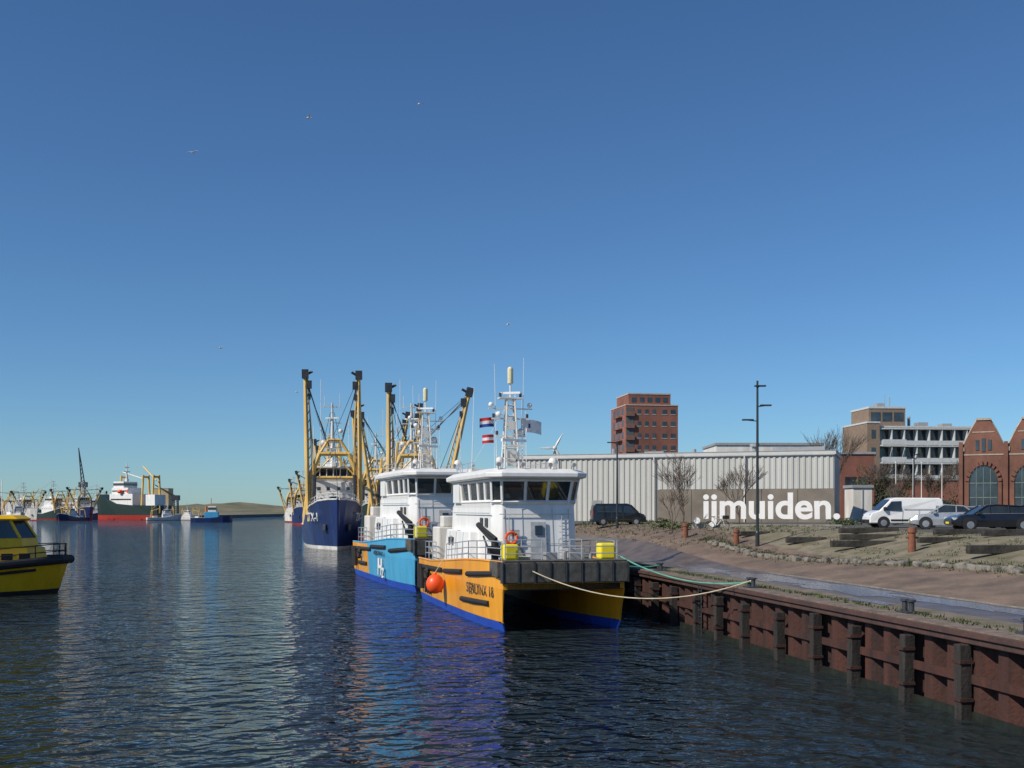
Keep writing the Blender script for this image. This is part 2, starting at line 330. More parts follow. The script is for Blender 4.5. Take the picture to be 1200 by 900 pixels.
    P=Part('aft_casing',white2,g); P.bx(1.3,2.9,-9.6,-7.3,2.55,4.7); P.bx(-3.2,-1.6,-9.6,-7.3,2.55,4.7); P.bx(1.6,2.6,-8.6,-7.5,4.7,5.4).done(.08)
    P=Part('cabin_shoulder',white,g); P.loft([[(-3.0,-6.5,2.6),(2.75,-6.5,2.6),(2.6,-6.2,4.6),(-2.9,-6.2,4.6)],[(-3.0,1.0,2.6),(2.75,1.0,2.6),(2.6,.6,4.6),(-2.9,.6,4.6)]]).done(.08)
    P=Part('panel_seams',grey,g)
    for x in (-2.0,-1.1,.55,1.5): P.tube([(x,4.715,2.8),(x,4.375,5.85)],.012,4)
    P.tube([(-2.1,4.60,4.0),(1.7,4.60,4.0)],.012,4)
    for y in (-5,-3,-1): P.tube([(2.76,y,2.7),(2.62,y,4.5)],.012,4)
    P.done()
    P=Part('vents',dgrey,g)
    for k in range(5): P.box(1.0,4.66,4.7-.07*k,.5,.05,.03,rx=R(6)); P.box(2.72,-4.2,4.2-.09*k,.04,.6,.04)
    P.done()
    gr0=ring(2.26,-5.6,4.35,.45,6.15,-.2); gr1=ring(2.40,-5.7,4.75,.45,7.42,-.2)
    Part('wheelhouse_windows',glass,g).loft([gr0,gr1]).done()
    P=Part('window_frames',white,g)
    def edge(i,j,f):
        a=Vector(gr0[i]).lerp(Vector(gr0[j]),f); b_=Vector(gr1[i]).lerp(Vector(gr1[j]),f)
        P.tube([a-Vector((0,0,.05)),b_],.085,4)
    for i in range(6): edge(i,(i+1)%6,0)
    for f in (.34,.67): edge(3,4,f)
    for f in (.18,.42,.66,.84):
        edge(1,2,f); edge(5,0,f)
    edge(0,1,.5)
    for gg,zz,h in ((gr0,6.2,.22),(gr1,7.36,.14)):
        for i in range(6):
            a=Vector(gg[i]); b_=Vector(gg[(i+1)%6]); P.tube([(a.x,a.y,zz),(b_.x,b_.y,zz)],h*.62,4)
    P.done()
    P=Part('aft_wheelhouse_panel',white,g)
    P.bx(2.12,2.30,-5.7,-3.9,6.2,7.4); P.bx(-2.70,-2.52,-5.7,-3.9,6.2,7.4).done()
    P=Part('wipers',black,g)
    for x in (-1.5,-.2,1.1): P.tube([(x,4.56,6.3),(x+.35,4.78,7.0)],.018,4)
    P.done()
    P=Part('roof',white,g); P.loft([ring(2.55,-6.3,5.0,.6,7.42,-.2),ring(2.75,-6.6,5.3,.7,7.5,-.2),ring(2.78,-6.6,5.3,.7,7.72,-.2),ring(2.4,-6.2,4.7,.6,7.95,-.2)]); P.done(.03)
    P=Part('roof_equipment',white2,g)
    P.tube([(1.3,2.5,7.9),(1.3,2.5,8.3)],.08,8); P.sph((1.3,2.5,8.45),.22); P.tube([(-1.7,2.5,7.9),(-1.7,2.5,8.2)],.08,8); P.sph((-1.7,2.5,8.4),.26)
    P.bx(-.7,.3,-3.5,-2.2,7.9,8.25); P.bx(.9,1.7,-4,-3,7.9,8.2); P.done()
    P=Part('searchlights',grey,g)
    for x in (-2.2,-.9,.6,1.9): P.tube([(x,4.7,7.9),(x,4.7,8.1)],.04,6); P.tube([(x,4.55,8.18),(x,4.85,8.16)],.11,10)
    P.done()
    P=Part('lattice_mast',white2,g); my=-1.2
    for sx in (-1,1):
        for sy in (-1,1): P.tube([(-.2+sx*.45,my+sy*.4,7.9),(-.2+sx*.22,my+sy*.2,12.2)],.055,6)
    for k in range(7):
        z=8.1+k*.62; w=.45-.23*(z-7.9)/4.3; d=.4-.2*(z-7.9)/4.3
        P.tube([(-.2-w,my-d,z),(-.2+w,my-d,z),(-.2+w,my+d,z),(-.2-w,my+d,z),(-.2-w,my-d,z)],.03,5)
        P.tube([(-.2-w,my+d,z),(-.2+w,my+d,z+.6)],.028,5); P.tube([(-.2-w,my-d,z),(-.2-w,my+d,z+.6)],.028,5)
    P.bx(-.9,.5,my-.3,my+.3,12.2,12.28); P.bx(-1.3,.9,my-.06,my+.06,11.0,11.1); P.bx(-1.1,.7,my-.06,my+.06,10.0,10.1); P.bx(-1.5,1.1,my-.06,my+.06,11.6,11.66)
    P.tube([(-.2,my,12.2),(-.2,my,13.4)],.05,8); P.bx(-.75,.35,my+.5,my+1.1,9.4,9.5); P.bx(-.45,.05,my+.1,my+.3,8.3,9.2); P.bx(-.4,0,my+.1,my+.3,10.4,10.9)
    P.done()
    P=Part('radar_scanner',white,g); P.box(-.2,my+.8,9.75,1.7,.16,.16,rz=.4); P.tube([(-.2,my+.8,9.5),(-.2,my+.8,9.7)],.16,10); P.box(-.2,my,12.55,1.2,.12,.12,rz=-.5); P.sph((-.85,my,10.3),.22); P.sph((.5,my,11.3),.18); P.sph((-1.35,my,11.85),.15); P.sph((.95,my,11.85),.15); P.done()
    P=Part('mast_antenna_dome',M('cream_antenna',(0.72,0.66,0.42),.5),g); P.tube([(-.2,my,13.1),(-.2,my,13.95),(-.2,my,14.05)],[.17,.17,.1],12); P.done()
    P=Part('navigation_lights',ironm,g)
    for (x,z) in ((-1.2,11.2),(.8,11.2),(-1.0,10.2),(.6,10.2),(-.8,12.4),(.4,12.4),(.15,8.9),(-.5,8.6)): P.tube([(x,my,z-.08),(x,my,z+.14)],.08,8)
    P.done()
    P=Part('whip_antennas',white,g)
    for (x,y,z1,dx) in ((-1.7,-4,12.6,.1),(1.4,-4.5,13.2,-.15),(-.9,my,14.6,-.1),(.6,my,14.2,.15),(1.9,-5.5,11.5,.0),(-2.3,-5.5,11.9,.05)): P.tube([(x,y,7.9),(x+dx,y,z1)],[.03,.012],5)
    P.tube([(-2.0,-5,7.9),(-.2,my,12.2),(1.6,-5,7.9)],.015,4)
    P.done()
    P=Part('railings',steel,g)
    for sg in (-1,1): rail(P,[(sg*3.4,-2,sheer(-2)),(sg*3.35,4,sheer(4)),(sg*3.1,7,sheer(7)),(sg*2.85,9.4,sheer(9.4))],1.0,.028)
    rail(P,[(-2.8,9.9,3.35),(-1.0,9.9,3.35)],1.0,.028); rail(P,[(1.0,9.9,3.35),(2.8,9.9,3.35)],1.0,.028)
    for sg in (-1,1): rail(P,[(sg*1.0,6,3.25),(sg*1.0,9.9,3.35)],1.0,.025)
    for sg in (-1,1): rail(P,[(-.2+sg*2.2,-6,7.95),(-.2+sg*2.2,-1,7.95)],.55,.022,2)
    rail(P,[(3.2,-10.5,2.62),(3.3,-6,2.7)],1.1,.03); rail(P,[(-3.2,-10.5,2.62),(-3.3,-6,2.7)],1.1,.03); rail(P,[(-3.2,-10.5,2.62),(3.2,-10.5,2.62)],1.1,.03)
    P.done()
    P=Part('yellow_deck_boxes',yel,g); P.box(2.45,9.35,3.75,.75,.7,.75,rz=.1); P.box(-2.5,9.1,3.75,.8,.7,.8); P.done(.1)
    P=Part('deck_crane',black,g); P.tube([(2.3,5.6,3.1),(2.3,5.6,4.1)],.2,10); P.tube([(2.3,5.6,4.1),(2.7,3.4,5.0)],.15,8); P.tube([(2.7,3.4,5.0),(2.4,6.3,4.3)],.1,8); P.box(2.3,5.6,3.7,.7,.6,.45); P.tube([(2.1,5.8,3.4),(1.3,6.6,4.0),(1.2,7.6,3.4)],.07,6); P.tube([(2.5,5.2,3.6),(2.6,4.2,4.4)],.06,6); P.done(.02)
    P=Part('deck_lockers',grey,g); P.box(.2,8.6,3.5,.6,.5,.4); P.box(-1.8,6.2,3.5,.9,.6,.6); P.box(1.5,6.6,3.45,.7,.6,.5); P.tube([(-.6,8.3,3.2),(-.6,8.3,3.7)],.14,10); P.tube([(-2.2,7.6,3.2),(-2.2,7.6,3.6)],.1,8); P.tube([(-2.5,7.6,3.55),(-1.9,7.6,3.55)],.06,8); P.done(.03)
    P=Part('coiled_rope',rope,g)
    for k in range(4): P.tube([(1.6+.35*math.cos(a*math.pi/8),8.6+.35*math.sin(a*math.pi/8),3.32+k*.05) for a in range(17)],.035,5,False)
    P.done()
    P=Part('cabin_doors',M('door_pale_grey',(0.45,0.47,0.49),.5),g); P.box(-.3,4.62,4.15,.85,.05,2.0,rx=R(6)); P.box(2.57,-2.5,4.1,.05,.8,1.0); P.done(.01)
    P=Part('cabin_small_windows',glass,g); P.box(-.3,4.62,4.7,.4,.09,.5,rx=R(6)); 
    for y in (-5,-4,1.7,2.9): P.box(2.16 if y>1 else 2.66,y,5.1 if y>1 else 3.9,.05,.6,.5)
    P.done(.02)
    P=Part('handrails_on_cabin',steel,g)
    for x in (-1.6,1.3): P.tube([(x,4.72,3.2),(x,4.66,3.9),(x,4.5,5.5)],.025,5)
    P.tube([(-2.2,4.5,5.55),(1.8,4.5,5.55)],.025,5)
    P.tube([(2.25,4.0,5.6),(2.25,-5.8,5.6)],.025,5)
    for k in range(9): P.tube([(-1.9,4.75-.035*k,3.0+k*.32),(-1.45,4.75-.035*k,3.0+k*.32)],.02,4)
    P.done()
    P=Part('life_rings',orange2,g)
    P.tube([(1.2+.3*math.cos(a*math.pi/8),4.72,4.3+.3*math.sin(a*math.pi/8)) for a in range(17)],.07,8,False); P.done()
    if ver==0: text('hull_name',title,ironm,g,(3.61,4.7,1.55),(-.10,1,0.0),(1,.10,0),width=4.3,size=.74,ext=.012,off=.0,spacing=1.1)
    else:
        text('hull_name',title,ironm,g,(3.72,-.6,2.0),(0,1,0.0),(1,0,0),width=3.6,size=.42,ext=.01,off=.0)
        text('hull_letter','H',white,g,(3.68,.9,.66),(-.015,1,0),(1,.015,0),width=1.3,size=1.6,ext=.03,off=.03)
        text('hull_letter_subscript','2',white,g,(3.68,2.45,.52),(-.03,1,0),(1,.03,0),width=.6,size=.95,ext=.03,off=.02)
    return g
catA=cat('crew_transfer_catamaran',(0,62.4,0),math.pi+R(14),1.0,orange,None,'SEALYNX 18')
catB=cat('crew_transfer_catamaran',(-6.9,88.4,0),math.pi+R(17),1.12,skyblue,orange,'AQUALYNX 48',1)
P=Part('black_hull_stripe',black,catA)
for k in range(3): P.loft([[(3.66,-8.2+k*.8,.6),(3.66,-7.8+k*.8,.6),(3.69,-7.3+k*.8,1.9),(3.69,-7.7+k*.8,1.9)],[(3.4,-8.2+k*.8,.6),(3.4,-7.8+k*.8,.6),(3.4,-7.3+k*.8,1.9),(3.4,-7.7+k*.8,1.9)]])
P.done()
P=Part('buoy_fender',orange2,catA); P.sph((4.2,-1.3,1.55),.52,18,12,1.08); P.tube([(4.2,-1.3,2.05),(4.2,-1.3,2.22)],.09,8); P.done(smooth=True)
P=Part('buoy_rope',rope,catA); P.tube([(4.2,-1.3,2.2),(3.7,-1.3,3.0)],.02,5); P.done()
P=Part('quay_fender_yellow',yel,catA); P.tube([(-3.9,6,1.2),(-3.9,6,2.6)],[.25,.25],10); P.done()
def flag(parent,name,mats,x,y,z,w,h,rz):
    for i,m_ in enumerate(mats):
        P=Part(name,m_,parent); k=len(mats); rows=[]
        for a in range(9):
            u=a/8*w; dz=-.12*u*u; wv=.1*math.sin(u*6)*min(1,u*2)
            rows.append([(x+u*math.cos(rz)-wv*math.sin(rz),y+u*math.sin(rz)+wv*math.cos(rz),z+dz-h*(i)/k),(x+u*math.cos(rz)-wv*math.sin(rz),y+u*math.sin(rz)+wv*math.cos(rz),z+dz-h*(i+1)/k)])
        for r0,r1 in zip(rows[:-1],rows[1:]): P.poly([r0[0],r1[0],r1[1],r0[1]])
        P.done()
fr=M('flag_red',(.6,.03,.04),.8); fw=M('flag_white',(.8,.8,.8),.8); fb=M('flag_blue',(.03,.07,.35),.8)
flag(catA,'dutch_flag',[fr,fw,fb],.55,-2.2,11.2,.9,.55,math.pi*.08)
flag(catA,'signal_flag',[fr,fw,fr],.55,-2.2,10.2,.7,.5,math.pi*.05)
flag(catA,'white_flag',[fw],-1.0,-1.8,11.1,1.2,.75,math.pi*.95)
P=Part('white_flag_mark',fb,catA); P.box(-1.6,-1.72,10.7,.35,.03,.25,rz=.1).done()
P=Part('flag_halyards',white,catA); P.tube([(.5,-2.2,7.9),(.55,-2.2,11.4)],.012,4); P.tube([(-1.0,-1.8,7.9),(-1.0,-1.8,11.3)],.012,4); P.done()
def wpt(g,p): return Matrix.Translation(g.location)@Matrix.Rotation(g.rotation_euler.z,4,'Z')@Matrix.Diagonal((*g.scale,1))@Vector(p)
def cate(name,mat,a,b_,sag,r):
    a=Vector(a); b_=Vector(b_); P=Part(name,mat)
    P.tube([a.lerp(b_,i/24)-Vector((0,0,sag*4*(i/24)*(1-i/24))) for i in range(25)],r,6); P.done()
cate('mooring_rope',rope,wpt(catA,(2.2,10.2,3.2)),Q(47,.45,2.8),1.15,.026)
cate('mooring_rope',ropeg,wpt(catA,(-2.9,9.6,3.6)),Q(47,.45,2.75),.55,.035)
cate('mooring_rope',ropeg,wpt(catA,(-2.9,6,3.4)),Q(60,.6,2.8),.3,.035)
cate('mooring_rope',rope,wpt(catB,(2.0,10,3.2)),wpt(catA,(2.6,-10,2.8)),.5,.035)
# ---------------------------------------------------------------- trawlers
def trawler(name,loc,rz,scl,hull,boot,reg=None,boomang=(0.03,0.03),booms=True,super_col=None,boom=None,bridge_y=5,boomh=21):
    g=grp(name,loc,rz,scl); boom=boom or tan; sup=super_col or white
    Y=[-20,-17,-10,0,8,13,17,19.5,21]; D=[3.9,4.2,4.3,4.3,4.2,3.8,2.7,1.3,.15]; W=[3.4,4.0,4.2,4.25,4.0,3.0,1.6,.5,.05]
    def dk(y): return 3.3+ 3.9*sm((y+2)/22)
    H=Part('hull',hull,g); H.loft([[(-w,y-.14*max(0,y-12),.5),(-d,y+.03*max(0,y-12),dk(y)),(d,y+.03*max(0,y-12),dk(y)),(w,y-.14*max(0,y-12),.5)] for y,d,w in zip(Y,D,W)]).done(smooth=False)
    H=Part('boot_topping',boot,g); H.loft([[(-w*.85,y-.2*max(0,y-12),-1),(-w,y-.14*max(0,y-12),.5),(w,y-.14*max(0,y-12),.5),(w*.85,y-.2*max(0,y-12),-1)] for y,d,w in zip(Y,D,W)]).done()
    P=Part('bulwark_rail',white2,g)
    for sg in (-1,1): P.tube([(sg*d,y+.03*max(0,y-12),dk(y)+.05) for y,d in zip(Y,D)],.12,6)
    P.done()
    P=Part('fore_railing',white,g)
    for sg in (-1,1): rail(P,[(sg*D[i]*.95,Y[i],dk(Y[i])) for i in (4,5,6,7,8)],1.0,.04,2,2)
    P.done()
    yb=bridge_y
    P=Part('superstructure',sup,g); P.bx(-3.4,3.4,yb-7,yb+3.5,3.2,7.6); P.bx(-2.9,2.9,yb-5,yb+2.6,7.6,10.0)
    P.loft([[(-3.0,yb-4.5,10.0),(3.0,yb-4.5,10.0),(3.0,yb+2.3,10.0),(-3.0,yb+2.3,10.0)],[(-3.1,yb-4.5,10.9),(3.1,yb-4.5,10.9),(3.1,yb+2.6,10.9),(-3.1,yb+2.6,10.9)]])
    P.bx(-3.3,3.3,yb-4.8,yb+3.1,12.1,12.4); P.bx(-1,1,yb-3.5,yb-1.5,12.4,13.2); P.done(.08)
    P=Part('bridge_windows',glass,g); P.loft([[(-3.0,yb-4.4,10.9),(3.0,yb-4.4,10.9),(3.0,yb+2.5,10.9),(-3.0,yb+2.5,10.9)],[(-3.15,yb-4.4,12.1),(3.15,yb-4.4,12.1),(3.15,yb+2.8,12.1),(-3.15,yb+2.8,12.1)]]).done()
    P=Part('bridge_mullions',sup,g)
    for k in range(7): x=-3.05+k*6.1/6; P.tube([(x,yb+2.56,10.85),(x*1.03,yb+2.86,12.12)],.09,4)
    for k in range(6):
        y=yb-4.3+k*1.35
        for sg in (-1,1): P.tube([(sg*3.03,y,10.85),(sg*3.18,y,12.12)],.09,4)
    P.done()
    P=Part('portholes',glass,g)
    for x in (-2.2,-.8,.8,2.2): P.box(x,yb+3.5,6.4,.5,.06,.5); P.box(x,yb+2.6,9.0,.5,.06,.5)
    for y in range(5): P.box(3.4,yb-6+y*1.9,6.2,.06,.5,.5); P.box(-3.4,yb-6+y*1.9,6.2,.06,.5,.5)
    P.done()
    P=Part('bridge_railings',white,g); rail(P,[(-3.2,yb+3.2,7.6),(3.2,yb+3.2,7.6)],1,.04,2); rail(P,[(-3.1,yb-4.7,12.4),(-3.1,yb+2.9,12.4),(3.1,yb+2.9,12.4),(3.1,yb-4.7,12.4)],.9,.04,2); P.done()
    P=Part('radar_mast',white2,g); ym=yb-1
    P.tube([(0,ym,12.4),(0,ym,22.5)],[.3,.14],8); P.tube([(-.9,ym-1.2,12.4),(0,ym,18)],.1,6); P.tube([(.9,ym-1.2,12.4),(0,ym,18)],.1,6)
    for z,w in ((15.5,1.6),(17.5,1.3),(19.3,1.8),(21.8,1.4)): P.bx(-w,w,ym-.08,ym+.08,z,z+.14)
    P.box(0,ym+.5,16.3,2.6,.2,.22,rz=.3); P.box(0,ym+.4,20.1,2.2,.2,.2,rz=-.4); P.bx(-1.2,1.2,ym-.5,ym+.5,15.3,15.4)
    P.sph((1.4,ym,16.2),.45); P.sph((-1.3,ym,18.1),.35); P.tube([(-1.2,ym,21.9),(-1.2,ym,24)],.04,4); P.tube([(1.2,ym,21.9),(1.2,ym,23.6)],.04,4)
    P.tube([(2.8,yb-4,12.4),(2.8,yb-4,19)],.05,4); P.tube([(-2.8,yb-4,12.4),(-2.8,yb-4,20)],.05,4); P.tube([(1.8,yb,12.4),(1.8,yb,26)],.04,4)
    P.done()
    yg=yb+5.2
    P=Part('gantry',boom,g)
    for sg in (-1,1):
        P.tube([(sg*3.6,yg,4),(sg*3.3,yg,11.5),(sg*2.2,yg,14.2)],.38,8); P.tube([(sg*3.4,yg-4,9),(sg*2.6,yg-.5,13)],.22,6); P.tube([(sg*2.2,yg,14.2),(sg*.9,yg,16.3)],.25,6)
        P.tube([(sg*3.9,-15,3.3),(sg*3.0,-14,11.5)],.34,8); P.tube([(sg*3.0,-14,11.5),(sg*2.4,-5,14)],.2,6); P.tube([(sg*2.4,-5,8),(sg*1.4,-5,17)],.26,6)
        for z in (6,8,10): P.tube([(sg*3.5,yg,z),(sg*2.9,yg-2.5,z+1.5)],.12,5)
    P.tube([(-2.3,yg,14.2),(2.3,yg,14.2)],.34,8); P.tube([(-3.4,yg,10.6),(3.4,yg,10.6)],.25,8); P.tube([(-.9,yg,16.3),(.9,yg,16.3)],.22,8); P.tube([(-1.4,-5,17),(1.4,-5,17)],.24,8)
    P.tube([(-3.3,yg,10.7),(0,yg,14.2)],.12,5); P.tube([(3.3,yg,10.7),(0,yg,14.2)],.12,5)
    P.tube([(-3.0,-14,11.5),(3.0,-14,11.5)],.32,8); P.tube([(0,-14,11.5),(0,-14,17)],.24,8); P.tube([(0,-14,13),(0,-9,18)],.22,6)
    P.done()
    W_=Part('rigging_wires',ironm,g)
    if booms:
        P=Part('derrick_booms',boom,g); B=Part('boom_blocks',ironm,g)
        for sg,a in ((-1,boomang[0]),(1,boomang[1])):
            base=Vector((sg*3.9,yg+.5,5.0)); tip=base+Vector((sg*math.sin(a)*boomh,-.6,math.cos(a)*boomh))
            d=(tip-base).normalized(); sd=Vector((0,.38,0)); sx_=Vector((.32*-sg,0,0))
            P.tube([base,base.lerp(tip,.5),tip],[.28,.36,.26],8)
            P.tube([base-sd*1.6,base.lerp(tip,.5)-sd*1.9,tip-sd],[.12,.12,.12],6)
            P.tube([base+sx_*3,base.lerp(tip,.5)+sx_*2.6,tip+sx_],[.1,.1,.1],6)
            for k in range(16):
                q=base.lerp(tip,k/16); q2=base.lerp(tip,(k+1)/16); P.tube([q,q2-sd*1.8],.06,4); P.tube([q,q2+sx_*(3-2*k/16)],.06,4)
            B.box(*(tip+d*.2),1.0,1.0,1.3,ry=sg*a); B.box(*(tip-d*1.4+Vector((-sg*.6,0,0))),.7,.6,1.2); B.tube([tip,tip+Vector((-sg*1.1,.1,.6))],.2,6); B.box(*(tip-d*3.2+Vector((-sg*.55,0,0))),.4,.4,.9)
            top=Vector((sg*1.2,yg,16)); 
            for e in (0,.35,.8): W_.tube([top+Vector((0,0,e)),tip+Vector((0,.2,-e))],.05,4)
            W_.tube([tip,Vector((sg*3.2,yb-8,7.6))],.05,4); W_.tube([tip,Vector((sg*3.6,yg+4,5))],.05,4); W_.tube([tip+Vector((-sg*.5,0,-1.6)),base+Vector((-sg*.7,.3,3))],.06,4); W_.tube([tip,Vector((0,-14,16))],.04,4)
            B.tube([base+Vector((-sg*.8,.8,-.5)),base+Vector((-sg*.9,.6,6))],.3,6)
        P.done(); B.done()
    W_.tube([(0,ym,22.3),(0,20.5,dk(20)+.6)],.04,4); W_.tube([(0,ym,22.3),(0,-14,15)],.04,4)
    for sg in (-1,1): W_.tube([(sg*.3,ym,21),(sg*3.2,yb-6,7.7)],.035,4)
    W_.done()
    P=Part('deck_gear',sup,g); P.bx(-2,2,-13,-8,3.3,5.0); P.bx(-1.5,1.5,11.5,14,dk(12),dk(12)+1.1); P.tube([(-1.8,yb-6.2,7.6),(-1.8,yb-6.2,11.5)],.4,10); P.tube([(1.8,yb-6.2,7.6),(1.8,yb-6.2,11.5)],.4,10); P.done(.05)
    P=Part('nets',M('green_netting',(.05,.16,.13),.9),g); P.sph((1.9,-6,5.2),1.2,10,7,.8); P.sph((-1.6,-7,5.0),1.1,10,7,.8); P.sph((0,9.6,7.3),.9,10,6,.7); P.done()
    P=Part('anchor',ironm,g); P.box(1.75,17.8,3.2,.25,.8,.9,rz=.5); P.box(-1.75,17.8,3.2,.25,.8,.9,rz=-.5); P.done(.05)
    if reg:
        text('registration',reg,white,g,(3.86,13.1,4.1),(-.317,1,0),(1,.317,-.15),width=3.9,size=1.8,ext=.05,off=.0)
        text('registration',reg,white,g,(-2.72,16.6,4.1),(-.317,-1,0),(-1,.317,-.15),width=3.9,size=1.8,ext=.05,off=.0)
    return g
hd=math.pi+R(12)
t1=trawler('fishing_trawler',(-29.0,176,0),hd,1.0,navy,white2,'TX-1',boomang=(-.01,.02))
t2=trawler('fishing_trawler',(-14.8,158,0),math.pi+R(10.3),.92,navy,redp,None,boomang=(.22,.0),boomh=19)
t3=trawler('fishing_trawler',(-84.0,440,0),hd,.95,navy,redp,None,boomang=(.12,.12),boomh=13)
t4=trawler('fishing_trawler',(-72,400,0),hd,.95,skyblue,redp,None,boomang=(.1,.2),boomh=15)
t8=trawler('fishing_trawler',(-21.9,198,0),math.pi+R(10.3),.9,navy,redp,None,boomang=(.05,.14),boomh=21)
t5=trawler('fishing_trawler',(-30.5,244,0),math.pi+R(10.3),1.0,green,redp,None,boomang=(.12,.06),boomh=21)
t6=trawler('fishing_trawler',(-43.5,272,0),math.pi+R(11),.95,redp,navy,None,boomang=(.1,.1),boomh=18)
t7=trawler('fishing_trawler',(-103.5,520,0),hd,.95,white2,redp,None,boomang=(.3,.3),boomh=12)
def mk(x,y,rz,s,h,b_,**k): return trawler('moored_ship',(x,y,0),rz,s,h,b_,**k)
mk(-236,600,math.pi+R(35),1.0,navy,redp,boomang=(.4,.4),boomh=13)
mk(-262,585,math.pi+R(50),.9,white2,redp,boomang=(.5,.5),boomh=13)
mk(-246,640,R(-70),.9,navy,redp,boomang=(.3,.3),boomh=13)
mk(-287,610,math.pi+R(20),.95,redp,navy,boomang=(.5,.5),boomh=12)
mk(-270,640,math.pi+R(60),1.0,green,redp,boomang=(.2,.2),boomh=12)
mk(-252,560,math.pi+R(30),.6,white2,navy,boomang=(.3,.3),boomh=12,boom=white2)
mk(-230,575,math.pi+R(-20),.5,navy,redp,boomang=(.3,.3),boomh=12)
mk(-278,575,math.pi+R(70),.7,navy,redp,boomang=(.3,.3),boomh=12)
mk(-187,590,R(-60),.45,white2,redp,booms=False)
mk(-176,600,R(80),.4,white2,navy,booms=False)
g=grp('factory_trawler',(-214,620,0),R(62))
Y=[-24,-20,-8,6,16,22,26,28]; D=[5.5,6.5,7,7,6.4,4.6,2.2,.2]; Wd=[5,6,6.8,6.6,5,2.6,.8,.05]
dk=lambda y:8+6.5*sm((y-0)/24)
Part('hull',green,g).loft([[(-w,y,2.6),(-d,y+.08*max(0,y-14),dk(y)),(d,y+.08*max(0,y-14),dk(y)),(w,y,2.6)] for y,d,w in zip(Y,D,Wd)]).done()
Part('red_hull_bottom',redp,g).loft([[(-w*.9,y,-1),(-w,y,2.6),(w,y,2.6),(w*.9,y,-1)] for y,d,w in zip(Y,D,Wd)]).done()
P=Part('superstructure',white,g); P.bx(-6,6,-6,12,7.5,14.5); P.bx(-5.4,5.4,-2,11,14.5,18); P.bx(-5,5,2,10,18,21.5); P.bx(-4,4,-21,-14,7,14); P.done(.1)
P=Part('bridge_windows',glass,g); P.bx(-5.05,5.05,1.9,10.06,19.2,20.6); P.bx(-6.05,6.05,-5,11,11.0,11.8); P.bx(-5.45,5.45,-1,10.5,15.8,16.5); P.done()
P=Part('masts',tan,g)
for y in (-18,-10,7): P.tube([(-3,y,8),(-2,y,25)],.6,8); P.tube([(3,y,8),(2,y,25)],.6,8); P.tube([(-2,y,24),(2,y,24)],.6,8)
P.tube([(0,-18,22),(0,-8,30)],.4,6); P.done()
P=Part('white_masts',white2,g); P.tube([(0,5,21),(0,5,32)],[.6,.25],8); P.bx(-2.5,2.5,4.8,5.2,27,27.4); P.bx(-1.8,1.8,4.8,5.2,29.5,29.9); P.sph((2,7,22.5),1.1,10,7); P.tube([(0,-8,23),(0,8,27)],.3,6); P.done()
P=Part('orange_lifeboat',orange2,g); P.sph((6.5,3,15.8),1.7,10,7,.7); P.sph((-6.5,3,15.8),1.7,10,7,.7); P.bx(-5.5,5.5,-1.9,-1.0,15,17); P.done()
g=grp('harbour_tug',(-137,500,0),R(-82),1.1)
Y=[-8,-6,0,5,7.5,8.6]; D=[2.6,3,3.1,2.6,1.4,.1]
Part('hull',navy,g).loft([[(-d*.9,y,-.6),(-d,y,1.8+.12*max(0,y)),(d,y,1.8+.12*max(0,y)),(d*.9,y,-.6)] for y,d in zip(Y,D)]).done()
P=Part('cabin',skyblue,g); P.bx(-2,2,-2.5,3,1.7,4.2); P.done(.1)
P=Part('wheelhouse',white,g); P.bx(-1.5,1.5,-1,2.2,4.2,6.6); P.done(.1)
Part('windows',glass,g).bx(-1.53,1.53,-1.03,2.23,5.1,6.1).done()
P=Part('mast',M('orange_mast',(.6,.2,.05)),g); P.tube([(0,0,6.6),(0,0,10)],.15,6); P.tube([(0,-2,4.2),(0,-2,6.5)],.5,8); P.done()
for (x,y,h,a) in ((-250,640,38,-.1),(-196,640,22,-.9)):
    g=grp('harbour_crane',(x,y,2)); P=Part('lattice_jib',ironm,g)
    for sx in (-1,1):
        for sy in (-1,1): P.tube([(sx*1.3,sy*1.3,0),(sx*1.1,sy*1.1,h*.45)],.3,5)
    for k in range(8):
        z=k*h*.45/8; P.tube([(-1.3,-1.3,z),(1.3,-1.3,z+h*.05)],.15,4); P.tube([(1.3,1.3,z),(1.3,-1.3,z+h*.05)],.15,4)
    P.box(0,0,h*.48,4,4,3); tip=Vector((math.sin(a)*h*.7,0,h*.45+math.cos(a)*h*.6))
    for o in (-.9,.9): P.tube([(o,0,h*.5),tip],[.4,.25],5)
    for k in range(9):
        p0=Vector((-.9,0,h*.5)).lerp(tip,k/9); p1=Vector((.9,0,h*.5)).lerp(tip,(k+1)/9); P.tube([p0,p1],.15,4)
    P.done()
# ---------------------------------------------------------------- pilot boat
ph=R(-58); fwd=Vector((-math.sin(ph),math.cos(ph),0)); tip=Vector((-31.5,78.0,0)); pc=tip-fwd*10
g=grp('pilot_boat',pc,ph)
Y=[-10,-8,-3,2,5,7.5,9.2,10]; D=[2.7,2.9,3.0,3.0,2.8,2.3,1.3,.35]; Wd=[2.3,2.5,2.6,2.6,2.2,1.5,.6,.08]
dk=lambda y:1.7+.7*sm((y+2)/12)
Part('hull',yelp,g).loft([[(-w,y-.12*max(0,y-5),.25),(-d,y,dk(y)),(d,y,dk(y)),(w,y-.12*max(0,y-5),.25)] for y,d,w in zip(Y,D,Wd)]).done()
Part('antifouling',black,g).loft([[(-w*.85,y-.2*max(0,y-5),-.7),(-w,y-.12*max(0,y-5),.25),(w,y-.12*max(0,y-5),.25),(w*.85,y-.2*max(0,y-5),-.7)] for y,d,w in zip(Y,D,Wd)]).done()
P=Part('gunwale_fender',black,g)
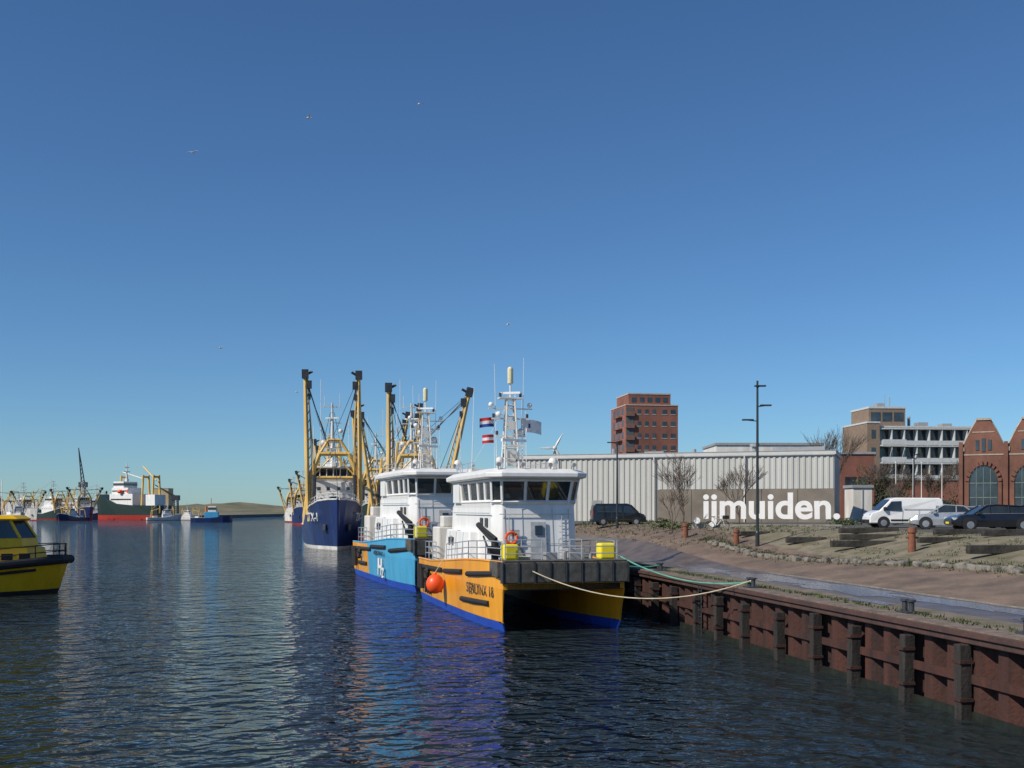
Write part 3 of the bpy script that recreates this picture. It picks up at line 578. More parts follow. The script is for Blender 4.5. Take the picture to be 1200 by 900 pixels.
for sg in (-1,1): P.tube([(sg*(d+.05),y,dk(y)-.1) for y,d in zip(Y,D)],.3,10); P.tube([(sg*(d*.93+.02),y,dk(y)-.65) for y,d in zip(Y[:-2],D[:-2])],.1,8)
P.tube([(-.4,10.05,dk(10)-.1),(.4,10.05,dk(10)-.1)],.3,10)
P.done()
P=Part('hull_stripes',black,g)
for k in range(3):
    y=.4+k*1.1
    P.loft([[(2.70,y,.45),(2.70,y+.5,.45),(2.93,y+1.0,1.15),(2.93,y+.5,1.15)],[(2.4,y,.45),(2.4,y+.5,.45),(2.4,y+1.0,1.15),(2.4,y+.5,1.15)]])
P.done()
P=Part('deck',grey,g); P.loft([[(-d+.1,y,dk(y)),(-d+.1,y,dk(y)+.06),(d-.1,y,dk(y)+.06),(d-.1,y,dk(y))] for y,d in zip(Y[:-1],D[:-1])]).done()
P=Part('cabin',yelp,g)
P.loft([ring(2.2,-7,8.6,1.3,1.7),ring(2.1,-6.8,8.3,1.3,3.2)]); P.loft([ring(2.05,-4,7.9,1.2,3.2),ring(2.05,-4,7.8,1.2,3.85)]); P.loft([ring(2.0,-4.4,7.2,1.0,5.05),ring(2.15,-4.5,7.4,1.0,5.15),ring(1.9,-4.3,7.0,.9,5.4)])
P.done(.05)
a0=ring(2.0,-3.9,7.75,1.2,3.85); a1_=ring(1.85,-3.8,7.0,1.05,5.05)
Part('wheelhouse_windows',glass,g).loft([a0,a1_]).done()
P=Part('window_frames',yelp,g)
for i in range(6):
    for f in ((0,) if i not in (1,5) else (0,.2,.42,.65,.85)):
        a=Vector(a0[i]).lerp(Vector(a0[(i+1)%6]),f); b_=Vector(a1_[i]).lerp(Vector(a1_[(i+1)%6]),f); P.tube([a,b_],.11,4)
P.done()
P=Part('cabin_side_windows',glass,g)
for y in (-5.5,-4.3,1,2.2,3.4,4.6,5.7,6.8): P.box(2.16,y,2.6,.08,.7,.45)
P.done()
P=Part('railings',black,g)
for sg in (-1,1): rail(P,[(sg*2.7,-6,dk(-6)),(sg*2.8,2,dk(2)),(sg*2.6,5,dk(5)),(sg*2.1,7.5,dk(7.5)),(sg*1.1,9.2,dk(9.2)),(sg*.2,9.8,dk(9.8))],1.0,.035,2)
P.done()
P=Part('mast',white,g); P.tube([(0,1,5.2),(0,.4,9.0)],[.16,.08],8); P.box(0,.8,6.9,1.7,.15,.15); P.box(0,.5,8.2,1.3,.1,.1); P.tube([(1,0,5.2),(1,0,9.6)],.025,4); P.tube([(-1,0,5.2),(-1,0,9.4)],.025,4); P.sph((0,4.6,5.8),.35); P.sph((.8,5.2,5.6),.22); P.done()
P=Part('yellow_mast_fairing',yelp,g); P.loft([ring(.9,-.5,4.0,.2,5.35),ring(.5,-.2,3.0,.15,6.6)]); P.done(.03)
P=Part('roof_antennas',white,g)
for (x,y,z) in ((1.2,5.2,7.4),(-1.0,5.8,7.9),(.3,3.4,8.6)): P.tube([(x,y,5.3),(x,y,z)],.025,4)
P.done()
P=Part('life_raft_canister',white,g); P.tube([(1.3,-5.5,3.5),(1.3,-4.6,3.5)],.3,10); P.done(.04)
# ---------------------------------------------------------------- buildings
def corrmat(): return M('grey_white_corrugated_cladding',(0.50,0.50,0.47),0.6,var=0.09,scale=.5,streak=True)
WA=Vector((29.9,101.8,0)); wd=Vector((-0.945,0.327,0)).normalized(); wang=math.atan2(wd.y,wd.x)+math.pi
WLn=31.2; WL=WA+wd*WLn
g=grp('warehouse',(WL.x,WL.y,4.3),wang)
P=Part('corrugated_front_wall',corrmat(),g); xs=[]; x=0; spl=14.6
while x<WLn-.01:
    xs+=[(x,0),(x+.2,0),(x+.27,-.08),(x+.47,-.08)]; x+=.54
xs=[p for p in xs if p[0]<WLn]+[(WLn,0)]
for (x,y) in xs: P.v+=[Vector((x,y,.2 if x<spl else 3.45)),Vector((x,y,6.6))]
for i in range(len(xs)-1): P.f.append([2*i,2*i+2,2*i+3,2*i+1])
P.done()
P=Part('warehouse_body',corrmat(),g); P.bx(0,WLn,.06,11,0,6.62).done()
P=Part('concrete_plinth_panels',M('tan_concrete_panels',(0.22,0.19,0.155),.85,var=.2,scale=.4,bump=.2),g)
for i in range(5): P.bx(spl+.05+i*3.32,spl+.05+i*3.32+3.29,-.2,.05,0,3.42)
P.done(.02)
P=Part('roof_fascia',M('fascia_grey_white',(0.56,0.56,0.54),.5,var=.05),g); P.bx(-.15,WLn+.15,-.2,11.1,6.62,6.95); P.done(.02)
P=Part('roof_edge_trim',grey,g); P.bx(-.18,WLn+.18,-.23,11.13,6.96,7.02); P.bx(-.02,WLn+.02,-.21,-.203,6.56,6.64); P.done()
P=Part('base_strip',dgrey,g); P.bx(-.05,spl,-.12,0,0,.35); P.done()
P=Part('downpipes',white2,g)
for x in (4.5,14.3,23): P.tube([(x,-.28,.2),(x,-.28,6.6)],.07,6)
P.done()
P=Part('roller_door',M('door_grey',(.30,.31,.32),.6),g); P.bx(2.2,5.4,-.14,-.095,.1,3.6); P.bx(8.0,9.0,-.14,-.095,.1,2.4); P.done()
P=Part('roof_vents',grey,g); P.tube([(23,8,7),(23,8,7.9)],.25,10); P.tube([(23,8,7.9),(23,8,8.2)],.5,10); P.bx(25,30,6,10,7.0,7.7); P.bx(12,14,6,8,7,7.5); P.tube([(8,9,7),(8,9,8)],.2,8); P.tube([(17,7,7),(17,7,7.7)],.2,8); P.done()
def facade(P,x0,x1,z0,nz,fh,nx,w,h,y,d=.06,axis='x',sill=.9):
    for k in range(nz):
        for i in range(nx):
            c=x0+(i+.5)*(x1-x0)/nx; z=z0+k*fh+sill+h/2
            if axis=='x': P.box(c,y,z,w,d,h)
            else: P.box(y,c,z,d,w,h)
bt=brickmat('red_brown_brick',(0.30,0.11,0.08),(0.25,0.095,0.07),(0.24,0.15,0.12),3,big=.15,vertical=True)
g=grp('brick_apartment_tower',(32.0,262,4.6),R(9))
P=Part('walls',bt,g); P.bx(-6.3,6.3,-5,9,0,25.6); P.bx(-5.4,4.8,-4,7,25.6,28.2); P.done()
P=Part('concrete_bands',M('pale_band',(.5,.42,.36),.8),g); P.bx(-6.4,6.4,-5.1,9.1,25.5,25.75); P.bx(-5.5,4.9,-4.1,7.1,28.2,28.5); P.done()
P=Part('windows',glassb,g); facade(P,-4.0,1.4,.2,9,2.8,3,.8,1.1,-5.02); facade(P,2.0,6.1,.2,9,2.8,2,1.1,1.1,-5.02); facade(P,-4,8,.2,9,2.8,3,1.6,1.5,-6.32,axis='y'); facade(P,-5,4.5,25.5,1,2.8,5,1.1,1.1,-4.02); P.done()
P=Part('window_frames',M('frame_pale',(.6,.58,.54)),g); facade(P,-4.0,1.4,.1,9,2.8,3,1.0,.12,-5.04); facade(P,2.0,6.1,.1,9,2.8,2,1.3,.12,-5.04); P.done()
P=Part('balcony_slot',dgrey,g); P.bx(-6.2,-4.4,-5.06,-5,1,25); P.done()
P=Part('balcony_slabs',M('balcony_brick',(.24,.12,.09)),g)
for k in range(9): P.bx(-6.35,-4.3,-5.5,-4.9,.6+k*2.8,1.6+k*2.8); P.bx(-7.2,-6.25,-2,4,.5+k*2.8,.75+k*2.8)
P.done()
g=grp('apartment_block',(74.0,200,4.6),R(4),(.92,1,1))
cb=M('pale_brown_brick',(.26,.19,.14),.85,var=.15); cw=M('grey_white_balcony_panel',(.58,.60,.60),.6,var=.1)
P=Part('walls',cb,g); P.bx(-10.8,-8.3,-1,11,0,16.8); P.bx(-9.8,-2.4,0.5,9,16.2,19.6); P.bx(-8.3,12.4,1.2,11,0,16.0); P.done()
P=Part('roof_slabs',cw,g); P.bx(-10.9,-8.2,-1.1,11.1,16.8,17.1); P.bx(-9.9,-2.3,.4,9.1,19.6,19.95); P.bx(-8.25,12.6,-.6,11.1,16.05,16.35); P.done()
P=Part('windows',glassb,g)
for k in range(5): P.bx(-8.2,12.3,1.12,1.19,k*3.15+1.1,k*3.15+3.0)
facade(P,-10.7,-8.4,.4,5,3.2,1,.8,1.5,-1.03); facade(P,-9.6,-2.6,16.4,1,2.6,3,1.9,1.6,.47); P.done()
P=Part('balconies',cw,g)
for k in range(6):
    z=k*3.15
    P.bx(-8.2,12.5,-.7,1.1,z+.0,z+.22)
    if k<5: P.bx(-8.2,12.5,-.75,-.65,z+.25,z+1.1)
for k in range(5): P.bx(-8.2,-3.4,-2.1,-1.05,k*3.15+.05,k*3.15+.25); P.bx(-8.2,-3.4,-2.15,-2.05,k*3.15+.3,k*3.15+1.2)
P.done()
P=Part('party_walls',cw,g)
for k in range(9): P.bx(-8.2+k*2.55,-8.05+k*2.55,-.6,1.1,.2,16.0)
P.done()
P=Part('curtains',M('curtain_pale',(.35,.34,.30),.9),g)
for k in range(5):
    for i in range(8):
        if random.random()<.55: x=-7.9+i*2.55+random.uniform(0,1.2); P.bx(x,x+random.uniform(.4,.9),1.06,1.1,k*3.15+1.15,k*3.15+2.9)
P.done()
P=Part('roof_plant',grey,g); P.bx(-7,-5.5,3,5,19.95,20.8); P.tube([(-4,4,19.95),(-4,4,22)],.1,6); P.tube([(-5,4,19.95),(-5,4,22.5)],.06,6); P.bx(2,4,4,6,16.45,17.4); P.bx(7,9,4,6,16.45,17.2); P.tube([(0,4,16.4),(0,4,18.4)],.3,8); P.done()
# brick hall with gables
bh=brickmat('orange_red_brick',(0.23,0.09,0.06),(0.18,0.075,0.055),(0.2,0.13,0.1),4,big=.3,vertical=True)
sandst=M('pale_stone_trim',(.42,.36,.29),.8)
g=grp('brick_market_hall',(45.6,111.5,4.5),R(-25),(.82,1,1.04))
def arch(cx,w,z0,zs,k=10): return [(cx-w,z0),(cx+w,z0)]+[(cx+w*math.cos(a*math.pi/k),zs+w*math.sin(a*math.pi/k)) for a in range(k+1)]
for i in range(5):
    x0=i*5.1; P=Part('gable_%d'%(i+1),bh,g)
    P.prism([(x0,0),(x0+5.08,0),(x0+5.08,7.0),(x0+3.9,9.0),(x0+3.3,9.9),(x0+1.8,9.9),(x0+1.2,9.0),(x0,7.0)],'y',0,.5); P.done()
    P=Part('gable_coping_%d'%(i+1),sandst,g)
    P.box(x0+2.55,.25,10.0,1.7,.7,.2); P.tube([(x0+.02,.25,7.1),(x0+1.2,.25,9.1),(x0+1.8,.25,9.93)],.11,4); P.tube([(x0+5.06,.25,7.1),(x0+3.9,.25,9.1),(x0+3.3,.25,9.93)],.11,4)
    P.done()
    P=Part('arched_brick_surround_%d'%(i+1),bh,g)
    for k in range(12):
        a=math.pi*(k+.5)/12; P.box(x0+2.55+1.85*math.cos(a),-.05,3.9+1.85*math.sin(a),.42,.3,.3,ry=-a)
    for sx in (-1,1): P.box(x0+2.55+sx*1.85,-.05,1.95,.4,.28,3.9)
    P.done()
    P=Part('arched_window_%d'%(i+1),glassb,g); P.prism(arch(x0+2.55,1.6,.2,3.9),'y',-.04,.02); P.done()
    P=Part('window_bars_%d'%(i+1),M('bar_green_grey',(.18,.22,.2)),g)
    for dx in (-.8,0,.8): P.box(x0+2.55+dx,-.07,2.8,.06,.05,5.0 if dx==0 else 4.8)
    for z in (1.2,2.4,3.8): P.box(x0+2.55,-.07,z,3.1,.05,.08)
    P.done()
    P=Part('small_upper_windows_%d'%(i+1),glassb,g)
    for dx in (-.7,0,.7): P.box(x0+2.55+dx,-.03,7.5,.38,.08,1.0 if dx else 1.3)
    P.done()
    P=Part('stone_bands_%d'%(i+1),sandst,g); P.bx(x0+.3,x0+4.8,-.05,0,6.5,6.62); P.bx(x0+1.3,x0+3.8,-.05,0,8.7,8.8); P.bx(x0,x0+.4,-.12,0,6.9,7.3); P.done()
    P=Part('tiled_roof_%d'%(i+1),M('roof_tiles',(.10,.05,.04),.8),g)
    P.prism([(x0+.1,6.9),(x0+5.0,6.9),(x0+2.55,9.6)],'y',.5,22); P.done()
P=Part('side_wall',bh,g); P.bx(.05,.5,.5,22,0,7.0); P.bx(.5,25.4,.55,21.9,0,6.8); P.done()
P=Part('pilasters',bh,g)
for i in range(6): P.box(i*5.1-.02,-.1,3.9,.45,.25,7.8)
P.done()
def lowb(name,x,y,w,d,h,mat,rz=0,win=True,z=4.5):
    g=grp(name,(x,y,z),rz); P=Part('walls',mat,g); P.bx(-w/2,w/2,-d/2,d/2,0,h).done()
    P=Part('roof_edge',grey,g); P.bx(-w/2-.15,w/2+.15,-d/2-.15,d/2+.15,h,h+.3).done()
    if win:
        P=Part('windows',glassb,g); nz=max(1,int(h/3.2)); facade(P,-w/2+.5,w/2-.5,.2,nz,3.1,max(2,int(w/2.8)),1.5,1.4,-d/2-.02); P.done()
    else:
        P=Part('wall_ribs',grey,g)
        for k in range(1,max(2,int(w/4))): P.box(-w/2+k*min(4,w/2),-d/2-.03,h/2,.1,.08,h*.9)
        P.done()
lowb('white_pump_house',37.2,118,2.0,3,3.6,white2,win=False)
lowb('brick_row_building',58,152,16,10,5.2,bt)
lowb('brick_row_building',45.6,150,4.5,10,8.6,bt)
lowb('white_office',34,150,14,10,9.8,white2)
lowb('long_storage_shed',-2,300,30,20,9,white2,R(10),False)
lowb('harbour_shed',-20,420,60,20,12,grey,R(10),False)
lowb('tan_silo_building',-222,700,9,10,17,M('tan_render',(.5,.38,.2)),0,False,z=2)
lowb('white_quay_building',-330,760,70,20,9,white2,0,False,z=2)
lowb('brick_quay_building',-285,740,30,20,7,bt,0,False,z=2)
P=Part('far_quay_ground',M('far_quay_concrete',(.2,.18,.15),.9),None); P.bx(-900,-190,668,1000,-2,2.2).done()
P=Part('dune_hills',M('dune_grass',(.17,.15,.09),.95,var=.3,scale=.05,dirt=(.08,.085,.05)))
nx=80; ny=10
for j in range(ny+1):
    for i in range(nx+1):
        x=-620+i*9.0; y=900+j*25; h=10*sm(j/4)*(0.55+.5*noise.noise(Vector((x*.012,y*.008,2)))+.35*noise.noise(Vector((x*.05,y*.05,5)))+.15*sm((x+330)/60)*sm((-150-x)/80))
        P.v.append(Vector((x,y,max(-1+3*min(1,j),h+1.5*min(1,j)))))
for j in range(ny):
    for i in range(nx): P.f.append([j*(nx+1)+i,j*(nx+1)+i+1,(j+1)*(nx+1)+i+1,(j+1)*(nx+1)+i])
P.done(smooth=True)
for (x,y,h) in ((28,720,42),):
    g=grp('wind_turbine',(x,y,4)); P=Part('tower',white2,g); P.tube([(0,0,0),(0,0,h)],[1.6,.9],10).done()
    P=Part('rotor',white2,g); P.sph((0,-2,h),1.4,10,7)
    for k in range(3):
        a=.5+k*2.094; P.tube([(0,-2.4,h),(math.sin(a)*4,-2.4,h+math.cos(a)*4),(math.sin(a)*11,-2.4,h+math.cos(a)*11)],[.5,.8,.15],5)
    P.done()
# ---------------------------------------------------------------- big letters
lm=M('letter_white',(.88,.87,.85),.5,var=.03)
lz=max(gz(13.6,80.6),gz(23.5,80),gz(18,80.3))+.02
g=grp('town_name_letters',(13.5,80.6,lz),R(-12))
text('letters','ijmuiden.',lm,g,(.45,-.2,.55),(1,0,0),(0,-1,0),width=9.6,size=2.62,ext=.16,off=.06)
P=Part('base_slab',M('letter_base_concrete',(.3,.28,.25),.9),g); P.bx(-.3,10.3,-.1,.4,-.5,.10); P.done(.02)
P=Part('lower_dot_block',lm,g); P.tube([(.1,-.36,.36),(.1,-.04,.36)],.24,14); P.done()
# ---------------------------------------------------------------- lamps
def lamp(x,y,h,heads):
    g=grp('street_lamp',(x,y,gz(x,y)-.05)); P=Part('post',lampm,g); P.tube([(0,0,0),(0,0,.9),(0,0,1.0),(0,0,h)],[.13,.13,.1,.065],10); P.done()
    P=Part('luminaires',lampm,g)
    for (z,dx) in heads: P.tube([(0,0,z),(dx*.9,0,z+.06)],.035,6); P.box(dx*.85,0,z+.08,.7,.28,.09)
    P.done(.02)
lamp(15.2,68,10.3,((8.7,.6),(7.8,-.7),(9.9,.2)))
lamp(9.1,95,7.6,((7.4,-.6),))
lamp(26.5,150,7.5,((7.3,.7),(7.3,-.7)))
lamp(41,112,7,((6.8,.7),))
for (x,y,h) in ((43.2,118,7.0),(44.2,121,6.8),(45.5,122,6.5),(46.6,119,6.2),(41.6,119,6.4)):
    g=grp('flagpole',(x,y,4.5)); P=Part('pole',white,g); P.tube([(0,0,0),(0,0,h)],[.07,.03],8); P.sph((0,0,h),.09,8,6); P.done()
# ---------------------------------------------------------------- vehicles
def wheel(T,Rm,x,y,r):
    T.tube([(x,y-.11,r),(x,y+.11,r)],r,20); 
    sg=1 if y>0 else -1; Rm.tube([(x,y+sg*.10,r),(x,y+sg*.125,r)],r*.62,14)
hub=M('alloy_rim',(.45,.46,.48),.35,metal=.6)
lampred=M('tail_lamp_red',(.4,.02,.02),.3); lampcl=M('headlamp',(.7,.72,.75),.15)
def car(name,x,y,rz,paint,k=1.0,L=4.7,H=1.47):
    g=grp(name,(x,y,gz(x,y)),rz); h=L/2; z=H/1.47
    P=Part('body',paint,g)
    secs=[(-h,.45,.85,.72),(-h+.12,.3,1.0*z,.84),(-h+.6,.22,1.03*z,.9),(0,.2,1.0*z,.91),(h-1.35,.22,.96*z,.9),(h-.5,.25,.86*z,.87),(h-.1,.32,.72*z,.78),(h,.4,.62*z,.66)]
    P.loft([[(a,-ww,z0),(a,-ww-.02,(z0+z1)/2),(a,-ww+.06,z1),(a,ww-.06,z1),(a,ww+.02,(z0+z1)/2),(a,ww,z0)] for a,z0,z1,ww in secs]); P.done(.04)
    pr=[(-h+.25,.98*z),(-h+.75,1.36*z),(-.1,H-.03),(h-1.9,1.38*z),(h-1.2,.94*z)]
    G=Part('windows',glass,g); G.loft([[(a,sg*(.82 if zz<1.1*z else .66),zz) for a,zz in pr] for sg in (-1,1)]); G.done()
    P=Part('roof',paint,g); P.loft([[(a,-.66,zz),(a,-.62,zz+.05),(a,.62,zz+.05),(a,.66,zz)] for a,zz in pr[1:4]])
    for sg in (-1,1):
        for a0,a1 in ((pr[0],pr[1]),(pr[4],pr[3])): P.tube([(a0[0],sg*.84,a0[1]),(a1[0],sg*.67,a1[1])],.045,4)
        for a in (-.75,.3): P.tube([(a,sg*.845,.98*z),(a,sg*.675,1.4*z)],.04,4)
        P.tube([(pr[1][0],sg*.67,pr[1][1]),(pr[2][0],sg*.67,pr[2][1]),(pr[3][0],sg*.67,pr[3][1])],.035,4)
    P.box(h-1.45,1.0,1.0*z,.2,.16,.13); P.box(h-1.45,-1.0,1.0*z,.2,.16,.13); P.done()
    T=Part('tyres',black,g); Rm=Part('rims',hub,g); A=Part('wheel_arches',black,g)
    for a in (-h+.9,h-.95):
        for yy in (-.82,.82):
            wheel(T,Rm,a,yy+(.06 if yy>0 else -.06),.33); sg=1 if yy>0 else -1
            A.tube([(a,sg*.85,.37),(a,sg*.925,.37)],.40,20)
    for o in (T,Rm,A): o.done()
    P=Part('tail_lamps',lampred,g); P.box(-h+.06,.66,.85*z,.12,.25,.16); P.box(-h+.06,-.66,.85*z,.12,.25,.16).done()
    P=Part('head_lamps',lampcl,g); P.box(h-.2,.66,.68*z,.25,.26,.13); P.box(h-.2,-.66,.68*z,.25,.26,.13).done()
    P=Part('trim',steel,g)
    for sg in (-1,1): P.tube([(pr[0][0]+.1,sg*.85,.99*z),(pr[4][0],sg*.85,.95*z)],.012,4)
    P.done()
    P=Part('number_plate',yel,g); P.box(h+.01,0,.45,.02,.5,.11); P.box(-h-.01,0,.6,.02,.5,.11).done()
def van(name,x,y,rz,paint,rear_glass=False):
    g=grp(name,(x,y,gz(x,y)),rz)
    pr=[(-2.4,.3),(-2.4,1.1),(-2.28,1.85),(-2.1,1.95),(.7,1.97),(1.0,1.88),(1.75,1.15),(2.25,.98),(2.4,.7),(2.4,.3)]
    P=Part('body',paint,g)
    def yw(z): return .95 if z<1.1 else .95-.12*(z-1.1)/.87
    P.loft([[(a,-yw(z),z) for a,z in pr],[(a,yw(z),z) for a,z in pr]]).done(.07)
    G=Part('windows',glass,g)
    for sg in (-1,1):
        G.poly([(.35,sg*.962,1.12),(1.5,sg*.962,1.12),(.98,sg*.885,1.72),(.35,sg*.885,1.75)])
        if rear_glass: G.poly([(-2.1,sg*.962,1.15),(.2,sg*.962,1.15),(.2,sg*.885,1.75),(-2.1,sg*.885,1.75)])
    G.poly([(1.80,-.85,1.17),(1.80,.85,1.17),(1.09,.78,1.86),(1.09,-.78,1.86)]); G.poly([(-2.42,-.75,1.2),(-2.42,.75,1.2),(-2.33,.7,1.75),(-2.33,-.7,1.75)]); G.done()
    T=Part('tyres',black,g); Rm=Part('rims',hub,g); A=Part('wheel_arches',black,g)
    for a in (-1.5,1.5):
        for yy in (-.87,.87):
            wheel(T,Rm,a,yy,.33); sg=1 if yy>0 else -1; A.tube([(a,sg*.9,.36),(a,sg*.962,.36)],.40,20)
    for o in (T,Rm,A): o.done()
    P=Part('bumpers',black,g); P.box(2.38,0,.42,.14,1.75,.25); P.box(-2.4,0,.42,.12,1.8,.22); P.box(0,.96,.5,2.1,.03,.12); P.box(0,-.96,.5,2.1,.03,.12); P.box(1.45,1.05,1.25,.15,.2,.22); P.box(1.45,-1.05,1.25,.15,.2,.22); P.done(.02)
    P=Part('door_seams',dgrey,g)
    for sg in (-1,1):
        for a in (-.75,.3): P.box(a,sg*.955,.75,.015,.01,.9)
        P.box(-.9,sg*.94,1.22,2.2,.03,.02)
    P.done()
    P=Part('head_lamps',lampcl,g); P.box(2.25,.75,.82,.2,.28,.2); P.box(2.25,-.75,.82,.2,.28,.2).done()
    P=Part('tail_lamps',lampred,g); P.box(-2.39,.86,1.1,.06,.12,.5); P.box(-2.39,-.86,1.1,.06,.12,.5).done()
    return g
van('white_van',25.7,72.2,math.pi-R(3),paintw)
van('dark_van',9.6,99.5,R(4),paintk,True)
car('parked_car',27.1,62.2,math.pi-R(4),paintk,L=4.75)
car('parked_car',26.5,67.6,math.pi-R(18),paints,L=3.9,H=1.5)
car('parked_car',32.5,70.5,math.pi,paintk,L=4.4)
car('parked_car',33.5,77,R(8),paints,L=4.4)
g=grp('bicycle',(14.3,76.5,gz(14.3,76.5)),R(8)); P=Part('wheels',black,g)
for x in (-.53,.53):
    P.tube([(x+.34*math.cos(a*math.pi/10),0,.35+.34*math.sin(a*math.pi/10)) for a in range(21)],.025,6,False)
    for k in range(8): a=k*math.pi/4; P.tube([(x,0,.35),(x+.33*math.cos(a),0,.35+.33*math.sin(a))],.006,3)
P.done()
P=Part('frame',white,g)
P.tube([(-.53,0,.35),(-.05,0,.33),(.35,0,.85),(-.2,0,.85),(-.53,0,.35)],.025,6); P.tube([(-.05,0,.33),(-.25,0,.95)],.022,6); P.tube([(.53,0,.35),(.33,0,1.0),(.3,0,1.05)],.022,6); P.tube([(.2,-.28,1.05),(.32,0,1.05),(.2,.28,1.05)],.02,6); P.done()
P=Part('saddle_and_crate',black,g); P.box(-.27,0,.98,.26,.15,.06); P.box(.62,0,.95,.35,.4,.25); P.tube([(-.05,-.1,.33),(-.05,.1,.33)],.08,10); P.done(.02)
# ---------------------------------------------------------------- trees
def baretree(name,x,y,h,seed,depth=6,z=None,spread=.6,stem=.2,rmin=.009):
    rnd=random.Random(seed); g=grp(name,(x,y,(gz(x,y) if z is None else z)-.05)); P=Part('trunk_and_branches',barkm,g)
    def br(p,d,L,r,k):
        e=p+d*L; m=p.lerp(e,.5)+Vector((rnd.uniform(-1,1),rnd.uniform(-1,1),0))*L*.07
        P.tube([p,m,e],[r,r*.82,r*.66],6 if k>3 else 3,False)
        if k==0: return
        for i in range(3):
            a=rnd.uniform(0,6.28); s_=rnd.uniform(.25,spread); side=Vector((math.cos(a),math.sin(a),0)); nd=(d+side*s_+Vector((0,0,.1))).normalized()
            q=p.lerp(e,rnd.uniform(.5,1)) if i else e
            br(q,nd,L*rnd.uniform(.68,.92) if k<depth else L*1.0,max(r*.58,rmin),k-1)
    br(Vector((0,0,0)),Vector((.02,0,1)),h*stem,h*.0125,depth); P.done()
baretree('bare_tree',12.9,82.5,6.2,3,6,rmin=.010)
baretree('bare_tree',11.6,79.5,4.2,31,5,rmin=.010)
baretree('bare_tree',18.2,88,5.6,5,6,rmin=.010)
baretree('bare_tree',37.6,129,12.5,9,6,rmin=.016,spread=.42)
baretree('bare_tree',41.5,125,7.5,12,6,rmin=.015)
baretree('bare_tree',44.5,128,6.8,22,6,rmin=.015)
baretree('bare_tree',48.5,128,7.0,13,6,rmin=.015)
baretree('bare_tree',54,135,8,15,6,rmin=.015)
baretree('bare_tree',33.5,96,4.2,41,6,rmin=.011)
def foliage(name,blobs,n,size,mat):
    P=Part(name,mat)
    for (cx,cy,cz,rx,ry,rz_) in blobs:
        subs=[(Vector((random.gauss(0,.45)*rx,random.gauss(0,.45)*ry,random.gauss(0,.4)*rz_)),random.uniform(.25,.5)) for _ in range(9)]
        for _ in range(n):
            o,rr=random.choice(subs); d=Vector((random.gauss(0,1),random.gauss(0,1),random.gauss(0,1))).normalized()*rr*random.uniform(.7,1)
            p=Vector((cx,cy,cz))+o+Vector((d.x*rx,d.y*ry,d.z*rz_))
            if p.z<gz(p.x,p.y)-.1: continue
            a=Vector((random.gauss(0,1),random.gauss(0,1),random.gauss(0,1))).normalized(); b2=a.orthogonal().normalized()*size*random.uniform(.6,1.3); a=a*size*.8
            P.poly([p-a,p+b2,p+a,p-b2*.6])
    return P.done()
foliage('willow_foliage',[(41.5,125,8.6,1.8,1.6,1.9),(40,127,7,1.5,1.5,2),(43.5,126,7.2,2,1.6,2.0)],600,.10,leafm)
foliage('shrub_hedge',[(38+i*2.3,106+random.uniform(-2,2),5.2,1.7,1.2,1.0) for i in range(6)]+[(40+i*3,124,6.2,2.2,1.5,2.0) for i in range(8)],420,.14,leafd)
foliage('quay_shrubs',[(11.5+i*1.5,82+i*1.2,4.5,.9,.5,.35) for i in range(3)]+[(24.5+i*1.6,84+random.uniform(-1,1),4.8,1.2,.7,.35) for i in range(6)]+[(8+i*1.6,104+random.uniform(-.5,1),4.5,1,.5,.4) for i in range(5)],260,.09,leafm)
foliage('distant_tree_mass',[(70+i*9,230+random.uniform(-8,8),7,7,4,4.5) for i in range(14)],420,.5,leafd)
gm=M('gull_white',(.8,.8,.8),.8)
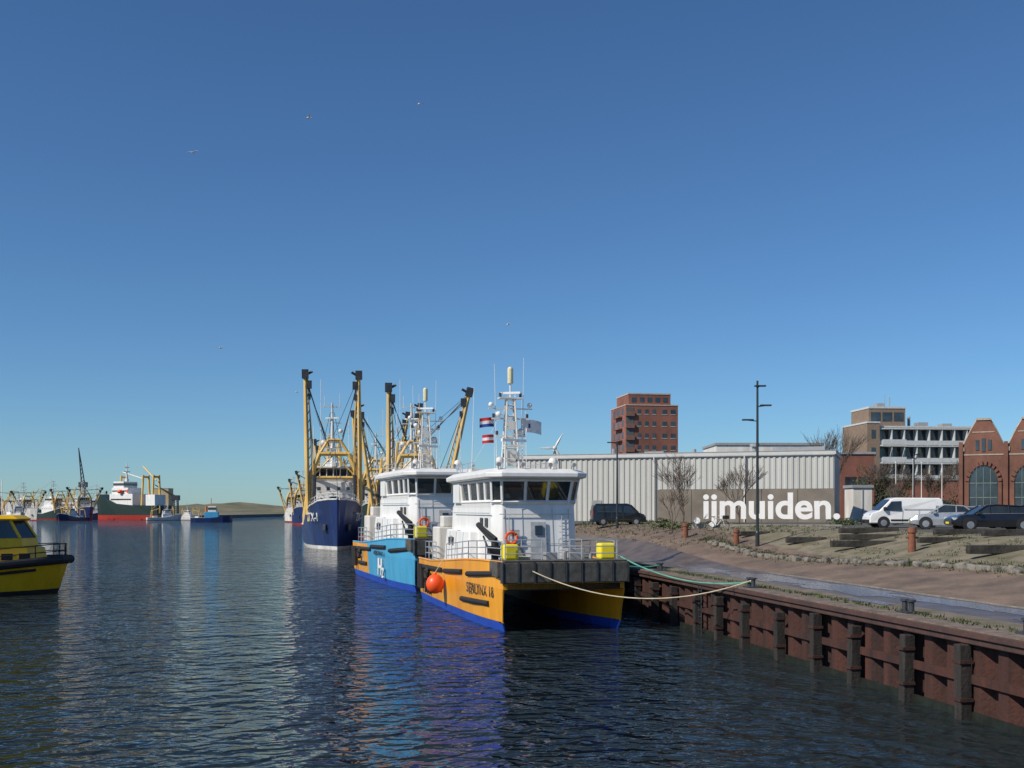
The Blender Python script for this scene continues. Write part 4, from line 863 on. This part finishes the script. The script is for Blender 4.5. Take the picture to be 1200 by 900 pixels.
for (x,y,z,s_,a) in ((-17,92,38.6,1,.3),(-27,93,36.0,1,1.2),(-8.5,100,42.7,1,2.0),(-34,128,24.6,1,.6),(-.4,120,26,1,.2),(-29,148,21.6,1,.9)):
    g=grp('gull',(x,y,z),a,s_); P=Part('body',gm,g); P.tube([(-.22,0,0),(-.1,0,.02),(.1,0,.02),(.2,0,.04),(.26,0,.03)],[.02,.07,.06,.04,.01],8)
    P.loft([[(.08,0,.04),(-.06,0,.04),(-.06,0,.02)],[(.06,.3,.16),(-.06,.3,.16),(-.06,.3,.15)],[(-.04,.62,.08),(-.08,.62,.08),(-.08,.62,.075)]]); P.loft([[(.08,0,.04),(-.06,0,.04),(-.06,0,.02)],[(.06,-.3,.16),(-.06,-.3,.16),(-.06,-.3,.15)],[(-.04,-.62,.08),(-.08,-.62,.08),(-.08,-.62,.075)]]); P.done()
# ---------------------------------------------------------------- sky, sun, camera
w=bpy.data.worlds.new('World'); sc.world=w; w.use_nodes=True; nt=w.node_tree
bg=nt.nodes['Background']; sk=nt.nodes.new('ShaderNodeTexSky'); sk.sky_type='NISHITA'; sk.sun_disc=False
el=R(40); az=math.atan2(-.84,-.54)
sk.sun_elevation=el; sk.sun_rotation=az; sk.air_density=1.0; sk.dust_density=0.3; sk.ozone_density=3.2; sk.altitude=900
mx=nt.nodes.new('ShaderNodeMix'); mx.data_type='RGBA'; mx.blend_type='MULTIPLY'; mx.inputs[0].default_value=1; mx.inputs[7].default_value=(0.62,0.90,1.14,1)
nt.links.new(sk.outputs[0],mx.inputs[6]); nt.links.new(mx.outputs[2],bg.inputs[0]); bg.inputs[1].default_value=0.086
sd=Vector((math.sin(az)*math.cos(el),math.cos(az)*math.cos(el),math.sin(el)))
L=bpy.data.lights.new('sun','SUN'); L.energy=4.8; L.angle=R(.5); L.color=(1,.92,.80)
lo=bpy.data.objects.new('sun',L); lo.rotation_euler=(-sd).to_track_quat('-Z','Y').to_euler(); lo.location=(0,0,50); sc.collection.objects.link(lo)
cd=bpy.data.cameras.new('camera'); cam=bpy.data.objects.new('camera',cd); sc.collection.objects.link(cam)
cam.location=(0,0,5.8); cam.rotation_euler=(R(90),0,0); cd.sensor_width=36; cd.lens=38.6; cd.shift_y=0.1225; cd.clip_end=12000; cd.clip_start=.1
sc.camera=cam
